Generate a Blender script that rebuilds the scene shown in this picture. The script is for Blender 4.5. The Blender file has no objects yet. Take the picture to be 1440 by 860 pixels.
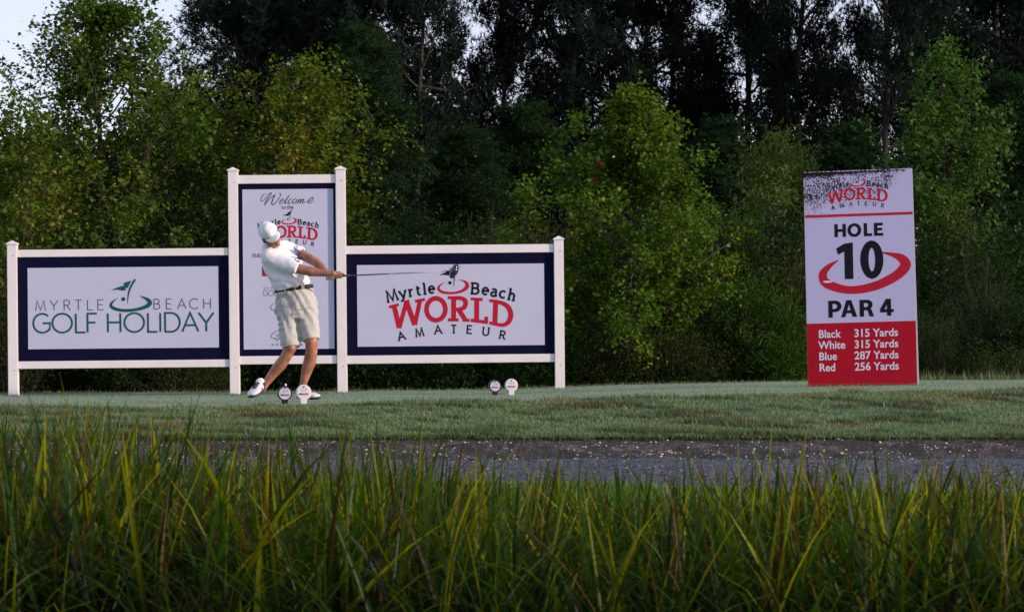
import bpy, bmesh, math, random
import numpy as np
from mathutils import Vector, Matrix, noise as mnoise
from mathutils.bvhtree import BVHTree
R = math.radians
SC = bpy.context.scene
COL = SC.collection

# ------------------------------------------------------------------ camera
F, CZ = 4200.0, 0.43            # focal length in pixels of the 1440 px frame, eye height above the tee
cam = bpy.data.cameras.new('camera')
cam.sensor_width = 36.0; cam.lens = 36.0 * F / 1440.0
cam.shift_y = 78.0 / 1440.0
cam.clip_start = 0.1; cam.clip_end = 3000
cam.dof.use_dof = True; cam.dof.focus_distance = 31.0; cam.dof.aperture_fstop = 13.0
camo = bpy.data.objects.new('camera', cam); COL.objects.link(camo)
camo.location = (0, 0, CZ); camo.rotation_euler = (R(90), 0, 0)
SC.camera = camo

# ------------------------------------------------------------------ sky, sun, exposure
SUN_EL, SUN_AZ = R(13), R(112)
w = bpy.data.worlds.new('World'); SC.world = w; w.use_nodes = True
nt = w.node_tree; sky = nt.nodes.new('ShaderNodeTexSky')
sky.sky_type = 'NISHITA'; sky.sun_disc = False
sky.sun_elevation = SUN_EL; sky.sun_rotation = SUN_AZ
sky.air_density = 1.0; sky.dust_density = .8; sky.ozone_density = 1.6
wb = nt.nodes.new('ShaderNodeMixRGB'); wb.blend_type = 'MULTIPLY'; wb.inputs[0].default_value = 1
wb.inputs[2].default_value = (1.10, .97, 1.24, 1)      # the lilac cast of the morning air
veil = nt.nodes.new('ShaderNodeMixRGB'); veil.inputs[0].default_value = .55       # thin even morning cloud over the blue
veil.inputs[2].default_value = (3.8, 3.9, 4.5, 1)
nt.links.new(sky.outputs[0], wb.inputs[1]); nt.links.new(wb.outputs[0], veil.inputs[1]); nt.links.new(veil.outputs[0], nt.nodes['Background'].inputs[0])
nt.nodes['Background'].inputs[1].default_value = 0.15
sl = bpy.data.lights.new('sun', 'SUN'); sl.energy = 2.9; sl.angle = R(0.6); sl.color = (1.0, 0.80, 0.62)
so = bpy.data.objects.new('sun', sl); COL.objects.link(so)
sd = Vector((math.sin(SUN_AZ) * math.cos(SUN_EL), math.cos(SUN_AZ) * math.cos(SUN_EL), math.sin(SUN_EL)))
so.rotation_euler = sd.to_track_quat('Z', 'Y').to_euler()
so.location = (8, -4, 8)
SC.view_settings.view_transform = 'Standard'; SC.view_settings.look = 'None'
SC.view_settings.exposure = 0.58; SC.view_settings.gamma = 1
SC.render.engine = 'CYCLES'
SC.cycles.max_bounces = 6; SC.cycles.diffuse_bounces = 3; SC.cycles.transmission_bounces = 3
SC.cycles.use_denoising = True

# ------------------------------------------------------------------ helpers
def P(px, py, Y):
    "world point seen at pixel (px,py) of the photograph at distance Y"
    return Vector(((px - 720) / F * Y, Y, CZ - (py - 508) / F * Y))

def tag(o, label=None, cat=None, group=None, kind=None):
    if label: o['label'] = label
    if cat: o['category'] = cat
    if group: o['group'] = group
    if kind: o['kind'] = kind
    return o

def empty(name, loc=(0, 0, 0), rot=(0, 0, 0), **k):
    o = bpy.data.objects.new(name, None); COL.objects.link(o)
    o.location = loc; o.rotation_euler = rot; o.empty_display_size = 0.2
    return tag(o, **k)

def link(name, me, mat=None, parent=None, **k):
    o = bpy.data.objects.new(name, me); COL.objects.link(o)
    if mat is not None and not me.materials: me.materials.append(mat)
    if parent: o.parent = parent
    return tag(o, **k)

def mesh_np(name, V, faces_flat, n_per, tint=None, smooth=False):
    "fast mesh from numpy; every face has n_per corners"
    V = np.asarray(V, np.float32); Fi = np.asarray(faces_flat, np.int32).ravel()
    me = bpy.data.meshes.new(name)
    nf = len(Fi) // n_per
    me.vertices.add(len(V)); me.vertices.foreach_set('co', V.ravel())
    me.loops.add(len(Fi)); me.loops.foreach_set('vertex_index', Fi)
    me.polygons.add(nf)
    me.polygons.foreach_set('loop_start', np.arange(nf, dtype=np.int32) * n_per)
    me.polygons.foreach_set('loop_total', np.full(nf, n_per, np.int32))
    if smooth: me.polygons.foreach_set('use_smooth', np.ones(nf, bool))
    me.update(calc_edges=True)
    if tint is not None:
        a = me.color_attributes.new('tint', 'FLOAT_COLOR', 'POINT')
        c = np.ones((len(V), 4), np.float32); c[:, :3] = tint
        a.data.foreach_set('color', c.ravel())
    return me

def mesh_py(name, V, Fc, smooth=False):
    me = bpy.data.meshes.new(name); me.from_pydata([tuple(v) for v in V], [], Fc); me.update()
    if smooth:
        for p in me.polygons: p.use_smooth = True
    return me

def box_bm(bm, lo, hi, bevel=0.0, mat=None):
    r = bmesh.ops.create_cube(bm, size=1)
    vs = r['verts']
    for v in vs:
        v.co = Vector([lo[i] + (v.co[i] + .5) * (hi[i] - lo[i]) for i in range(3)])
    if bevel:
        es = list({e for v in vs for e in v.link_edges})
        r = bmesh.ops.bevel(bm, geom=es, offset=bevel, segments=2, affect='EDGES')
        vs = list({v for f in r['faces'] for v in f.verts} | {v for v in vs if v.is_valid})
    if mat is not None:
        for v in vs: v.co = mat @ v.co
    return vs

def bm_obj(name, bm, mat, parent=None, smooth=False, **k):
    me = bpy.data.meshes.new(name); bm.to_mesh(me); bm.free()
    if smooth:
        for p in me.polygons: p.use_smooth = True
    return link(name, me, mat, parent, **k)

def loft(bm, secs, n=20, cap=True):
    "secs: list of (center, rx, ry, xdir) ellipse rings joined in a closed tube"
    rings = []
    for i, s in enumerate(secs):
        c, rx, ry = Vector(s[0]), s[1], s[2]
        a = Vector(secs[max(i - 1, 0)][0]); b = Vector(secs[min(i + 1, len(secs) - 1)][0])
        d = (b - a).normalized()
        xd = Vector(s[3]) if len(s) > 3 else Vector((1, 0, 0))
        if abs(xd.dot(d)) > .93: xd = Vector((0, 1, 0))
        if len(s) > 4: d = Vector(s[4]).normalized()
        x = (xd - d * xd.dot(d)).normalized(); y = d.cross(x)
        rings.append([bm.verts.new(c + x * math.cos(t) * rx + y * math.sin(t) * ry) for t in [2 * math.pi * k / n for k in range(n)]])
    for a, b in zip(rings, rings[1:]):
        for k in range(n):
            bm.faces.new((a[k], a[(k + 1) % n], b[(k + 1) % n], b[k]))
    if cap:
        bm.faces.new(rings[0][::-1]); bm.faces.new(rings[-1])
    return rings

def limb(bm, pts, n=14):
    "rounded tapered limb through [(point, radius)...]"
    secs = [(Vector(p), r, r) for p, r in pts]
    loft(bm, secs, n)
    for p, r in pts: ball(bm, p, (r, r, r), n=10)

def ball(bm, c, r, rot=None, n=14):
    m = Matrix.Translation(Vector(c)) @ (rot.to_4x4() if rot else Matrix.Identity(4)) @ Matrix.Diagonal((r[0], r[1], r[2], 1))
    bmesh.ops.create_uvsphere(bm, u_segments=n, v_segments=max(6, n // 2 + 1), radius=1, matrix=m)

def remeshed(name, bm, voxel, smooth_it, mat, parent=None, fac=.5, **k):
    bmesh.ops.recalc_face_normals(bm, faces=bm.faces)
    me = bpy.data.meshes.new(name + '_src'); bm.to_mesh(me); bm.free()
    o = bpy.data.objects.new(name + '_src', me); COL.objects.link(o)
    m = o.modifiers.new('r', 'REMESH'); m.mode = 'VOXEL'; m.voxel_size = voxel; m.use_smooth_shade = True
    if smooth_it:
        s = o.modifiers.new('s', 'SMOOTH'); s.factor = fac; s.iterations = smooth_it
    dg = bpy.context.evaluated_depsgraph_get()
    res = bpy.data.meshes.new_from_object(o.evaluated_get(dg)); res.name = name
    bpy.data.objects.remove(o); bpy.data.meshes.remove(me)
    for p in res.polygons: p.use_smooth = True
    return link(name, res, mat, parent, **k)

# ------------------------------------------------------------------ materials
def newmat(name):
    m = bpy.data.materials.new(name); m.use_nodes = True
    return m, m.node_tree.nodes, m.node_tree.links, m.node_tree.nodes['Principled BSDF']

def noise_node(n, l, scale, detail=6, rough=.6, coord='Object', vec_scale=None):
    tc = n.new('ShaderNodeTexCoord'); t = n.new('ShaderNodeTexNoise')
    t.inputs['Scale'].default_value = scale; t.inputs['Detail'].default_value = detail; t.inputs['Roughness'].default_value = rough
    if vec_scale:
        mp = n.new('ShaderNodeMapping'); mp.inputs['Scale'].default_value = vec_scale
        l.new(tc.outputs[coord], mp.inputs[0]); l.new(mp.outputs[0], t.inputs['Vector'])
    else: l.new(tc.outputs[coord], t.inputs['Vector'])
    return t

def ramp(n, l, src, stops):
    r = n.new('ShaderNodeValToRGB'); e = r.color_ramp.elements
    while len(e) < len(stops): e.new(.5)
    for k, (p, c) in enumerate(stops):
        e[k].position = p; e[k].color = (c[0], c[1], c[2], 1)
    l.new(src, r.inputs[0]); return r

def mat_plain(name, col, rough=.6, var=.12, scale=8, bump=0, bscale=60, spec=.4, metal=0):
    m, n, l, b = newmat(name)
    t = noise_node(n, l, scale)
    r = ramp(n, l, t.outputs[0], [(.3, [c * (1 - var) for c in col]), (.7, [min(1, c * (1 + var)) for c in col])])
    l.new(r.outputs[0], b.inputs['Base Color'])
    b.inputs['Roughness'].default_value = rough; b.inputs['Specular IOR Level'].default_value = spec
    b.inputs['Metallic'].default_value = metal
    if bump:
        t2 = noise_node(n, l, bscale); bp = n.new('ShaderNodeBump'); bp.inputs['Strength'].default_value = bump
        bp.inputs['Distance'].default_value = .01
        l.new(t2.outputs[0], bp.inputs['Height']); l.new(bp.outputs[0], b.inputs['Normal'])
    return m

def mat_leaf(name, transl=.35, gloss=.08, tr_tint=(1.08, 1.18, .40), rough=.45):
    "colour comes from the 'tint' attribute: albedo that differs from leaf to leaf"
    m, n, l, b = newmat(name)
    n.remove(b); out = n['Material Output']
    at = n.new('ShaderNodeAttribute'); at.attribute_name = 'tint'
    d = n.new('ShaderNodeBsdfDiffuse'); t = n.new('ShaderNodeBsdfTranslucent'); g = n.new('ShaderNodeBsdfGlossy')
    g.inputs['Roughness'].default_value = rough; g.inputs['Color'].default_value = (.8, .85, .9, 1)
    mx = n.new('ShaderNodeMixRGB'); mx.blend_type = 'MULTIPLY'; mx.inputs[0].default_value = 1
    mx.inputs[2].default_value = (*tr_tint, 1)
    l.new(at.outputs['Color'], d.inputs['Color']); l.new(at.outputs['Color'], mx.inputs[1]); l.new(mx.outputs[0], t.inputs['Color'])
    a = n.new('ShaderNodeMixShader'); a.inputs[0].default_value = transl
    l.new(d.outputs[0], a.inputs[1]); l.new(t.outputs[0], a.inputs[2])
    c = n.new('ShaderNodeMixShader'); c.inputs[0].default_value = gloss
    l.new(a.outputs[0], c.inputs[1]); l.new(g.outputs[0], c.inputs[2]); l.new(c.outputs[0], out.inputs[0])
    return m

M = {}
M['leaf'] = mat_leaf('broad_leaf', .38, .010)
M['needle'] = mat_leaf('pine_needle', .2, .006, (1.1, 1.1, .6))
M['reed'] = mat_leaf('reed_blade', .58, .008, (1.6, 1.45, .35), .4)
M['turf'] = mat_leaf('turf_blade', .3, .03, (1.1, 1.1, .6))
M['bark'] = mat_plain('bark', (.055, .043, .035), .9, .4, 12, .6, 40)
M['pinebark'] = mat_plain('pine_bark', (.026, .021, .018), .9, .4, 12, .6, 40)
M['stem'] = mat_plain('twig', (.022, .018, .012), .9, .4, 12)
M['vinyl'] = mat_plain('white_vinyl', (.74, .70, .72), .38, .04, 3, .0)
M['board'] = mat_plain('printed_board', (.47, .485, .65), .45, .03, 1.2, spec=.2)
M['navy'] = mat_plain('navy_print', (.0035, .0045, .026), .6, .08, 2, spec=.06)
M['red'] = mat_plain('red_print', (.42, .012, .035), .5, .06, 4, spec=.12)
M['black'] = mat_plain('black_print', (.008, .008, .014), .5, .1, 4, spec=.12)
M['green'] = mat_plain('green_print', (.008, .085, .075), .5, .05, 4, spec=.12)
M['greenthin'] = mat_plain('thin_green_print', (.05, .09, .13), .5, .05, 4, spec=.12)
M['grey'] = mat_plain('grey_print', (.12, .12, .15), .5, .05, 4, spec=.12)
M['white'] = mat_plain('white_print', (.62, .58, .72), .5, .03, 4, spec=.12)
M['screw'] = mat_plain('screw_head', (.12, .1, .1), .5)

# ------------------------------------------------------------------ ground
def smooth(a, b, t):
    t = np.clip((t - a) / (b - a), 0, 1); return t * t * (3 - 2 * t)
def tee(x):
    x = np.clip(x, -11, 11)
    return .055 + np.where(x > 0, .16 * (1 - np.exp(-np.maximum(x, 0) / 4.0)), .0175 * x + .0012 * x * x)
PY = [-400, 0, 9, 11, 13, 16, 19, 22.2, 24.55, 24.62, 24.95]
PZ = [-1.3, -1.1, -1.02, -.95, -.82, -.62, -.46, -.42, -.38, -.345, -.20]
def lump(x, y, s, seed=0):
    return (np.sin(x * 1.7 * s + seed) * np.sin(y * 2.3 * s + 1.3 * seed) + .6 * np.sin(x * 3.9 * s + 2 * seed + 1) * np.sin(y * 4.7 * s + .5)
            + .35 * np.sin(x * 8.3 * s + y * 3.1 * s + seed))
def gz(x, y):
    x = np.asarray(x, float); y = np.asarray(y, float)
    low = np.interp(y, PY, PZ)
    t = tee(x)
    s = smooth(24.95, 26.6, y)
    s = .55 * s + .45 * np.clip((y - 24.95) / 1.65, 0, 1)
    top = -.20 + (t + .20) * s + .012 * lump(x, y, .9) * smooth(25, 25.5, y) * (1 - smooth(26.2, 27.5, y)) + .004 * lump(x, y, .5, 2)
    back = smooth(41, 44, y); hill = smooth(46, 60, y)
    top = top * (1 - back) + back * (-.35 + 1.7 * hill + .25 * lump(x, y, .12, 3) * hill)
    return np.where(y < 24.95, low + .008 * lump(x, y, 1.1, 5) * (y < 24), top)
def GZ(x, y): return float(gz(x, y))

def sheet(name, xs, ys, mat, dz=0.0, fn=gz, **k):
    X, Y = np.meshgrid(xs, ys); Z = fn(X, Y) + dz
    V = np.stack([X, Y, Z], -1).reshape(-1, 3); nx, ny = len(xs), len(ys)
    i = np.arange(nx * ny).reshape(ny, nx)
    Fq = np.stack([i[:-1, :-1], i[:-1, 1:], i[1:, 1:], i[1:, :-1]], -1).reshape(-1, 4)
    me = mesh_np(name, V, Fq, 4, smooth=True)
    return link(name, me, mat, kind='structure', **k)

def mat_ground():
    m, n, l, b = newmat('earth_and_leaf_litter')
    t = noise_node(n, l, 1.5, 8, .65)
    r = ramp(n, l, t.outputs[0], [(.3, (.012, .016, .008)), (.5, (.022, .032, .010)), (.7, (.03, .038, .015))])
    l.new(r.outputs[0], b.inputs['Base Color']); b.inputs['Roughness'].default_value = .95
    return m
def mat_turf():
    m, n, l, b = newmat('mown_turf')
    t = noise_node(n, l, .9, 8, .7); t2 = noise_node(n, l, 14, 5, .7)
    r = ramp(n, l, t.outputs[0], [(.3, (.11, .17, .11)), (.5, (.19, .28, .20)), (.7, (.15, .21, .10))])
    r2 = ramp(n, l, t2.outputs[0], [(.3, (.55, .55, .55)), (.7, (1.2, 1.2, 1.2))])
    mx = n.new('ShaderNodeMixRGB'); mx.blend_type = 'MULTIPLY'; mx.inputs[0].default_value = .8
    l.new(r.outputs[0], mx.inputs[1]); l.new(r2.outputs[0], mx.inputs[2])
    l.new(mx.outputs[0], b.inputs['Base Color']); b.inputs['Roughness'].default_value = .9
    return m
def mat_soil():
    m, n, l, b = newmat('dark_shelly_soil')
    t = noise_node(n, l, 6, 10, .85)
    r = ramp(n, l, t.outputs[0], [(.38, (.012, .011, .012)), (.52, (.032, .029, .034)), (.64, (.13, .12, .125))])
    l.new(r.outputs[0], b.inputs['Base Color']); b.inputs['Roughness'].default_value = .95
    bp = n.new('ShaderNodeBump'); bp.inputs['Distance'].default_value = .03; bp.inputs['Strength'].default_value = 1
    l.new(t.outputs[0], bp.inputs['Height']); l.new(bp.outputs[0], b.inputs['Normal'])
    return m
def mat_path():
    m, n, l, b = newmat('wet_grey_asphalt')
    t = noise_node(n, l, 16, 8, .85, vec_scale=(1, .22, 1)); t2 = noise_node(n, l, 1.3, 6, .6)
    r = ramp(n, l, t.outputs[0], [(.38, (.010, .010, .016)), (.52, (.032, .032, .052)), (.66, (.16, .16, .23))])
    r2 = ramp(n, l, t2.outputs[0], [(.3, (.7, .7, .7)), (.7, (1.2, 1.2, 1.2))])
    mx = n.new('ShaderNodeMixRGB'); mx.blend_type = 'MULTIPLY'; mx.inputs[0].default_value = 1
    l.new(r.outputs[0], mx.inputs[1]); l.new(r2.outputs[0], mx.inputs[2])
    l.new(mx.outputs[0], b.inputs['Base Color']); b.inputs['Roughness'].default_value = .65
    bp = n.new('ShaderNodeBump'); bp.inputs['Distance'].default_value = .01; bp.inputs['Strength'].default_value = .8
    l.new(t.outputs[0], bp.inputs['Height']); l.new(bp.outputs[0], b.inputs['Normal'])
    return m

def base_fn(X, Y):
    cover = (Y > 19.5) & (Y < 42)
    return gz(X, Y) - np.where(cover, .12, 0.0) * smooth(19.5, 20.3, Y) * (1 - smooth(41.2, 42, Y))
ax = np.unique(np.concatenate([np.linspace(-12, 12, 97), np.linspace(-60, 60, 61), [-900, -400, -200, -100, 100, 200, 400, 900]]))
ay = np.unique(np.concatenate([[-900, -400, -100, -30, -10, -3], np.linspace(0, 70, 211), np.linspace(72, 120, 17), [160, 250, 500, 1200, 2400]]))
sheet('ground', ax, ay, mat_ground(), fn=base_fn)
sheet('tee_lawn', np.linspace(-14, 14, 225), np.concatenate([np.linspace(24.95, 27, 42), np.linspace(27.2, 42.5, 70)]), mat_turf(), .0)
# eroded soil face under the turf edge
def soil_fn(X, Y):
    return np.interp(Y, [24.3, 24.55, 24.72, 24.9, 24.965], [-.392, -.365, -.30, -.235, -.215]) + .018 * lump(X, Y * 3, 2.1, 1) * (Y < 24.9) * (Y > 24.4) + .012 * lump(X, Y, 6.1, 2) * (Y < 24.9) * (Y > 24.4)
sheet('soil_bank', np.linspace(-13, 13, 521), np.linspace(24.3, 24.965, 22), mat_soil(), fn=soil_fn)
def near_edge(x): return 21.5 - .5 * np.clip(x + 1.2, 0, 4.5) - .2 * np.clip(x + 6, 0, 4)* 0 + .12 * np.sin(x * 1.9) + .05 * np.sin(x * 5.1)
def path_mesh():
    xs = np.linspace(-13, 13, 261); V = []; nv = 16
    for x in xs:
        y0 = float(near_edge(x))
        for k in range(nv):
            y = y0 + (24.45 - y0) * k / (nv - 1)
            V.append((x, y, GZ(x, min(y, 24.4)) + .012 + .006 * math.sin(x * 2.2 + y)))
    i = np.arange(len(xs) * nv).reshape(len(xs), nv)
    Fq = np.stack([i[:-1, :-1], i[1:, :-1], i[1:, 1:], i[:-1, 1:]], -1).reshape(-1, 4)
    link('cart_path', mesh_np('cart_path', np.array(V), Fq, 4, smooth=True), mat_path(), kind='structure')
path_mesh()

rng = np.random.default_rng(7)
def unit(v): return v / np.maximum(np.linalg.norm(v, axis=-1, keepdims=True), 1e-9)

def blades(name, X, Y, Z, H, W, tint, mat, lean=.4, seed=0, **k):
    "one-triangle grass blades"
    g = np.random.default_rng(seed); n = len(X); a = g.uniform(0, 2 * np.pi, n)
    dx, dy = np.cos(a) * W / 2, np.sin(a) * W / 2
    la = g.uniform(0, 2 * np.pi, n); lr = g.uniform(0, lean, n) * H
    V = np.empty((n, 3, 3)); V[:, 0] = np.stack([X - dx, Y - dy, Z], -1); V[:, 1] = np.stack([X + dx, Y + dy, Z], -1)
    V[:, 2] = np.stack([X + np.cos(la) * lr, Y + np.sin(la) * lr, Z + H], -1)
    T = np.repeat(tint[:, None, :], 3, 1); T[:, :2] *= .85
    return link(name, mesh_np(name, V.reshape(-1, 3), np.arange(n * 3), 3, T.reshape(-1, 3)), mat, kind='stuff', **k)

def fbm(x, y, s):
    return .5 + .25 * (np.sin(x * s * 1.3 + 2 * np.sin(y * s * .9 + 1)) * np.cos(y * s * 1.7 + 1.5 * np.sin(x * s * .6)) + .6 * np.sin(x * s * 3.1 + 1.7 * np.sin(y * s * 2.7)) * np.sin(y * s * 3.7 + 4) + .4 * np.sin(x * s * 7.3 + y * s * 5.9))
def mixc(a, b, t): t = np.clip(t, 0, 1)[:, None]; return np.array(a) * (1 - t) + np.array(b) * t

# mown tee: short dewy blades
n = 260000
Y = rng.uniform(26.2, 42, n) ** 1.0; X = rng.uniform(-1, 1, n) * (.19 * Y + .6)
q = fbm(X, Y, 1.1); q2 = fbm(X + 9, Y, 3.2)
tn = mixc((.22, .30, .23), (.19, .25, .13), (q - .35) * 1.6); tn = tn * (1 - .5 * np.clip((q2 - .60) * 5, 0, 1))[:, None]
tn *= rng.uniform(.6, 1.3, n)[:, None]
blades('tee_turf', X, Y, gz(X, Y) - .003, rng.uniform(.005, .013, n), rng.uniform(.006, .011, n), tn, M['turf'], .6, 1, label='short dewy grey green turf of the flat tee', cat='turf')
# rough bank below the tee
n = 170000
Y = rng.uniform(24.93, 26.75, n); X = rng.uniform(-1, 1, n) * 6.2
q = fbm(X * .7, Y * 2, 1.9); q2 = fbm(X * .6 + 5, Y * 1.6, 3.1)
tn = mixc((.16, .245, .115), (.21, .18, .075), (q - .5) * 3.0); tn = tn * (1 - .45 * np.clip((q2 - .55) * 5, 0, 1))[:, None]
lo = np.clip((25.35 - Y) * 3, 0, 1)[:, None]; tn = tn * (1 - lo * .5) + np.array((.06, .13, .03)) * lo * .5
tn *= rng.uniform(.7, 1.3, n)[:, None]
H = rng.uniform(.018, .04, n) * (1 + .9 * (q2 > .6))
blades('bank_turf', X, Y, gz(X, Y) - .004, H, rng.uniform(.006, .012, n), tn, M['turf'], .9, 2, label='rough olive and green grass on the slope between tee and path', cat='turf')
n = 16000
Y = rng.uniform(24.90, 25.03, n); X = rng.uniform(-1, 1, n) * 6.2
tn = mixc((.10, .17, .05), (.16, .14, .06), rng.random(n)) * rng.uniform(.5, 1.2, n)[:, None]
hang = fbm(X, X * .7, 2.6)
blades('edge_turf', X, Y, np.full(n, -.225) + rng.uniform(-.02, .02, n) - .03 * (hang > .55), rng.uniform(.015, .05, n) * (.6 + hang), .009, tn, M['turf'], 1.6, 5, label='ragged turf lip hanging over the dark soil edge', cat='turf')
# fringe behind the tee
n = 26000
Y = rng.uniform(40.6, 43.0, n); X = rng.uniform(-1, 1, n) * 9
clump = (fbm(X, Y, 2.3) > .5)
H = rng.uniform(.012, .035, n) * (1 + 1.6 * clump * rng.random(n) ** 3) * (1 + 1.1 * np.clip(X - 4, 0, 2))
tn = mixc((.07, .12, .035), (.12, .16, .06), rng.random(n))
blades('tee_edge_grass', X, Y, gz(X, Y), H, .009, tn, M['turf'], .5, 3, label='longer fringe of grass where the tee meets the trees', cat='grass')
# grass strip between path and reeds
n = 120000
X = rng.uniform(-1, 1, n) * 5.2; Y = 14.5 + (near_edge(X) + .1 - 14.5) * rng.random(n) ** .7
q = fbm(X, Y, 1.5)
tn = mixc((.085, .19, .02), (.06, .12, .02), q) * rng.uniform(.7, 1.3, n)[:, None]
blades('waterside_grass', X, Y, gz(X, Y), rng.uniform(.03, .10, n) * (.7 + .7 * q) * np.clip((near_edge(X) + .1 - Y) * 1.2, .35, 1), .010, tn, M['turf'], .6, 4, label='bright green grass strip between the path and the reeds', cat='grass')

# shell chips on soil and path
def chips():
    g = np.random.default_rng(11); V = []; Fc = []
    def put(x, y, z, s, tilt):
        k0 = len(V); k = g.integers(4, 7); a0 = g.uniform(0, 6.3)
        nrm = Vector((g.normal(0, .25), -tilt + g.normal(0, .2), 1)).normalized(); q = nrm.to_track_quat('Z', 'Y')
        for j in range(k):
            a = a0 + 6.283 * j / k; rr = s * g.uniform(.6, 1.1)
            V.append(Vector((x, y, z)) + q @ Vector((math.cos(a) * rr * 1.4, math.sin(a) * rr, 0)))
        V.append(Vector((x, y, z)) + q @ Vector((0, 0, s * .35)))
        for j in range(k): Fc.append((k0 + j, k0 + (j + 1) % k, k0 + k))
    for i in range(3800):
        x = g.uniform(-5.2, 5.2)
        if g.random() > .25 + .75 * (fbm(np.array(x), np.array(i * .37), 1.7) > .5): continue
        if g.random() < .75:
            y = g.uniform(24.36, 24.9); z = float(soil_fn(np.array(x), np.array(y))) + .004; put(x, y, z, .0025 + .0075 * g.random() ** 4, 1.2)
        else:
            y = g.uniform(22.4, 24.4); z = GZ(x, y) + .016; put(x, y, z, .003 + .009 * g.random() ** 3, .1)
    n_ = 16000; xg = g.uniform(-5.3, 5.3, n_); yg = 20.5 + 3.95 * g.random(n_); ok = yg > near_edge(xg); xg, yg = xg[ok], yg[ok]; n_ = len(xg)
    zg = gz(xg, np.minimum(yg, 24.4)) + .014; sz = .003 + .010 * g.random(n_) ** 3; an = g.uniform(0, 6.28, (n_, 1)) + np.array([[0, 2.1, 4.2]])
    VV = np.empty((n_, 4, 3)); VV[:, :3, 0] = xg[:, None] + np.cos(an) * sz[:, None] * 1.5; VV[:, :3, 1] = yg[:, None] + np.sin(an) * sz[:, None]; VV[:, :3, 2] = zg[:, None]
    VV[:, 3] = np.stack([xg, yg, zg + sz * .9], -1); bb = np.arange(n_)[:, None] * 4
    tn_ = np.array((.10, .10, .13)) * (.25 + 3.2 * g.random(n_) ** 3)[:, None]
    link('path_gravel', mesh_np('path_gravel', VV.reshape(-1, 3), np.concatenate([bb + [0, 1, 3], bb + [1, 2, 3], bb + [2, 0, 3]], 1).reshape(-1), 3, np.repeat(tn_, 4, 0)), M['turf'], kind='stuff', label='loose grey gravel lying on the path', cat='gravel')
    link('shell_fragments', mesh_py('shell_fragments', V, Fc), mat_plain('shell', (.5, .47, .45), .6, .3, 30), kind='stuff',
         label='scattered white shell and stone chips on the dark soil edge and path', cat='shells')
chips()

# ------------------------------------------------------------------ lettering engine (flat print made of mitred strokes)
class Print:
    "strokes in sign pixel coordinates, mapped by fn(px,py,lift)->local point"
    def __init__(s, fn, front=.0015): s.fn = fn; s.V = {}; s.F = {}; s.k = 0; s.front = front
    def _add(s, mat, pts, faces):
        s.k += 1; off = s.front + .00003 * (s.k % 60)
        V = s.V.setdefault(mat, []); Fc = s.F.setdefault(mat, []); b = len(V)
        V += [s.fn(x, y, off) for x, y in pts]; Fc += [tuple(b + i for i in f) for f in faces]
    def line(s, mat, pts, wd, closed=False, curve=0):
        pts = [Vector(p[:2]) for p in pts]; wd = list(wd) if hasattr(wd, '__len__') else [wd] * len(pts)
        kp = [i for i in range(len(pts)) if i == 0 or (pts[i] - pts[i - 1]).length > 1e-4]; pts = [pts[i] for i in kp]; wd = [wd[i] for i in kp]
        if curve:
            q = []; qw = []; N = len(pts); rngk = range(N if closed else N - 1)
            for i in rngk:
                p0 = pts[(i - 1) % N] if closed or i > 0 else pts[0]; p1 = pts[i]; p2 = pts[(i + 1) % N]
                p3 = pts[(i + 2) % N] if closed or i + 2 < N else pts[-1]
                for j in range(curve):
                    t = j / curve
                    q.append(.5 * ((2 * p1) + (p2 - p0) * t + (2 * p0 - 5 * p1 + 4 * p2 - p3) * t * t + (3 * p1 - p0 - 3 * p2 + p3) * t ** 3))
                    qw.append(wd[i] * (1 - t) + wd[(i + 1) % N] * t)
            if not closed: q.append(pts[-1]); qw.append(wd[-1])
            pts, wd = q, qw
        N = len(pts); out = []
        for i, p in enumerate(pts):
            a = pts[(i - 1) % N] if closed or i > 0 else None; b = pts[(i + 1) % N] if closed or i < N - 1 else None
            d1 = (p - a).normalized() if a is not None else None; d2 = (b - p).normalized() if b is not None else None
            if d1 is None: d1 = d2
            if d2 is None: d2 = d1
            n1 = Vector((-d1.y, d1.x)); n2 = Vector((-d2.y, d2.x)); m = n1 + n2
            m = m.normalized() if m.length > 1e-6 else n1
            h = wd[i] / 2 / max(.45, m.dot(n1))
            out += [p + m * h, p - m * h]
        fc = [(2 * i, 2 * i + 1, 2 * i + 3, 2 * i + 2) for i in range(N - 1)]
        if closed: fc.append((2 * N - 2, 2 * N - 1, 1, 0))
        s._add(mat, [(v.x, v.y) for v in out], fc)
    def poly(s, mat, pts):
        from mathutils.geometry import tessellate_polygon
        tris = tessellate_polygon([[Vector((p[0], p[1], 0)) for p in pts]])
        s._add(mat, pts, [tuple(t) for t in tris])
    def disc(s, mat, c, r, ry=None, n=20):
        s._add(mat, [(c[0] + r * math.cos(6.2832 * k / n), c[1] + (ry or r) * math.sin(6.2832 * k / n)) for k in range(n)], [tuple(range(n))])
    def build(s, name, parent):
        for mat in s.V:
            me = mesh_py(name, s.V[mat], s.F[mat]); link(name, me, M[mat], parent)

class Sub:
    "affine view of a Print: logo coordinates -> sign pixels"
    def __init__(s, pr, sc, ox, oy, rot=0, sx=1): s.p = pr; s.s = sc; s.o = (ox, oy); s.c = math.cos(rot); s.n = math.sin(rot); s.sx = sx
    def m(s, p): x, y = p[0] * s.s * s.sx, p[1] * s.s; return (s.o[0] + x * s.c - y * s.n, s.o[1] + x * s.n + y * s.c)
    def line(s, mat, pts, wd, closed=False, curve=0):
        wd = [v * s.s for v in wd] if hasattr(wd, '__len__') else wd * s.s
        s.p.line(mat, [s.m(p) for p in pts], wd, closed, curve)
    def poly(s, mat, pts): s.p.poly(mat, [s.m(p) for p in pts])
    def disc(s, mat, c, r, ry=None, n=20): s.p.disc(mat, s.m(c), r * s.s * s.sx, (ry or r) * s.s, n)

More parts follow.
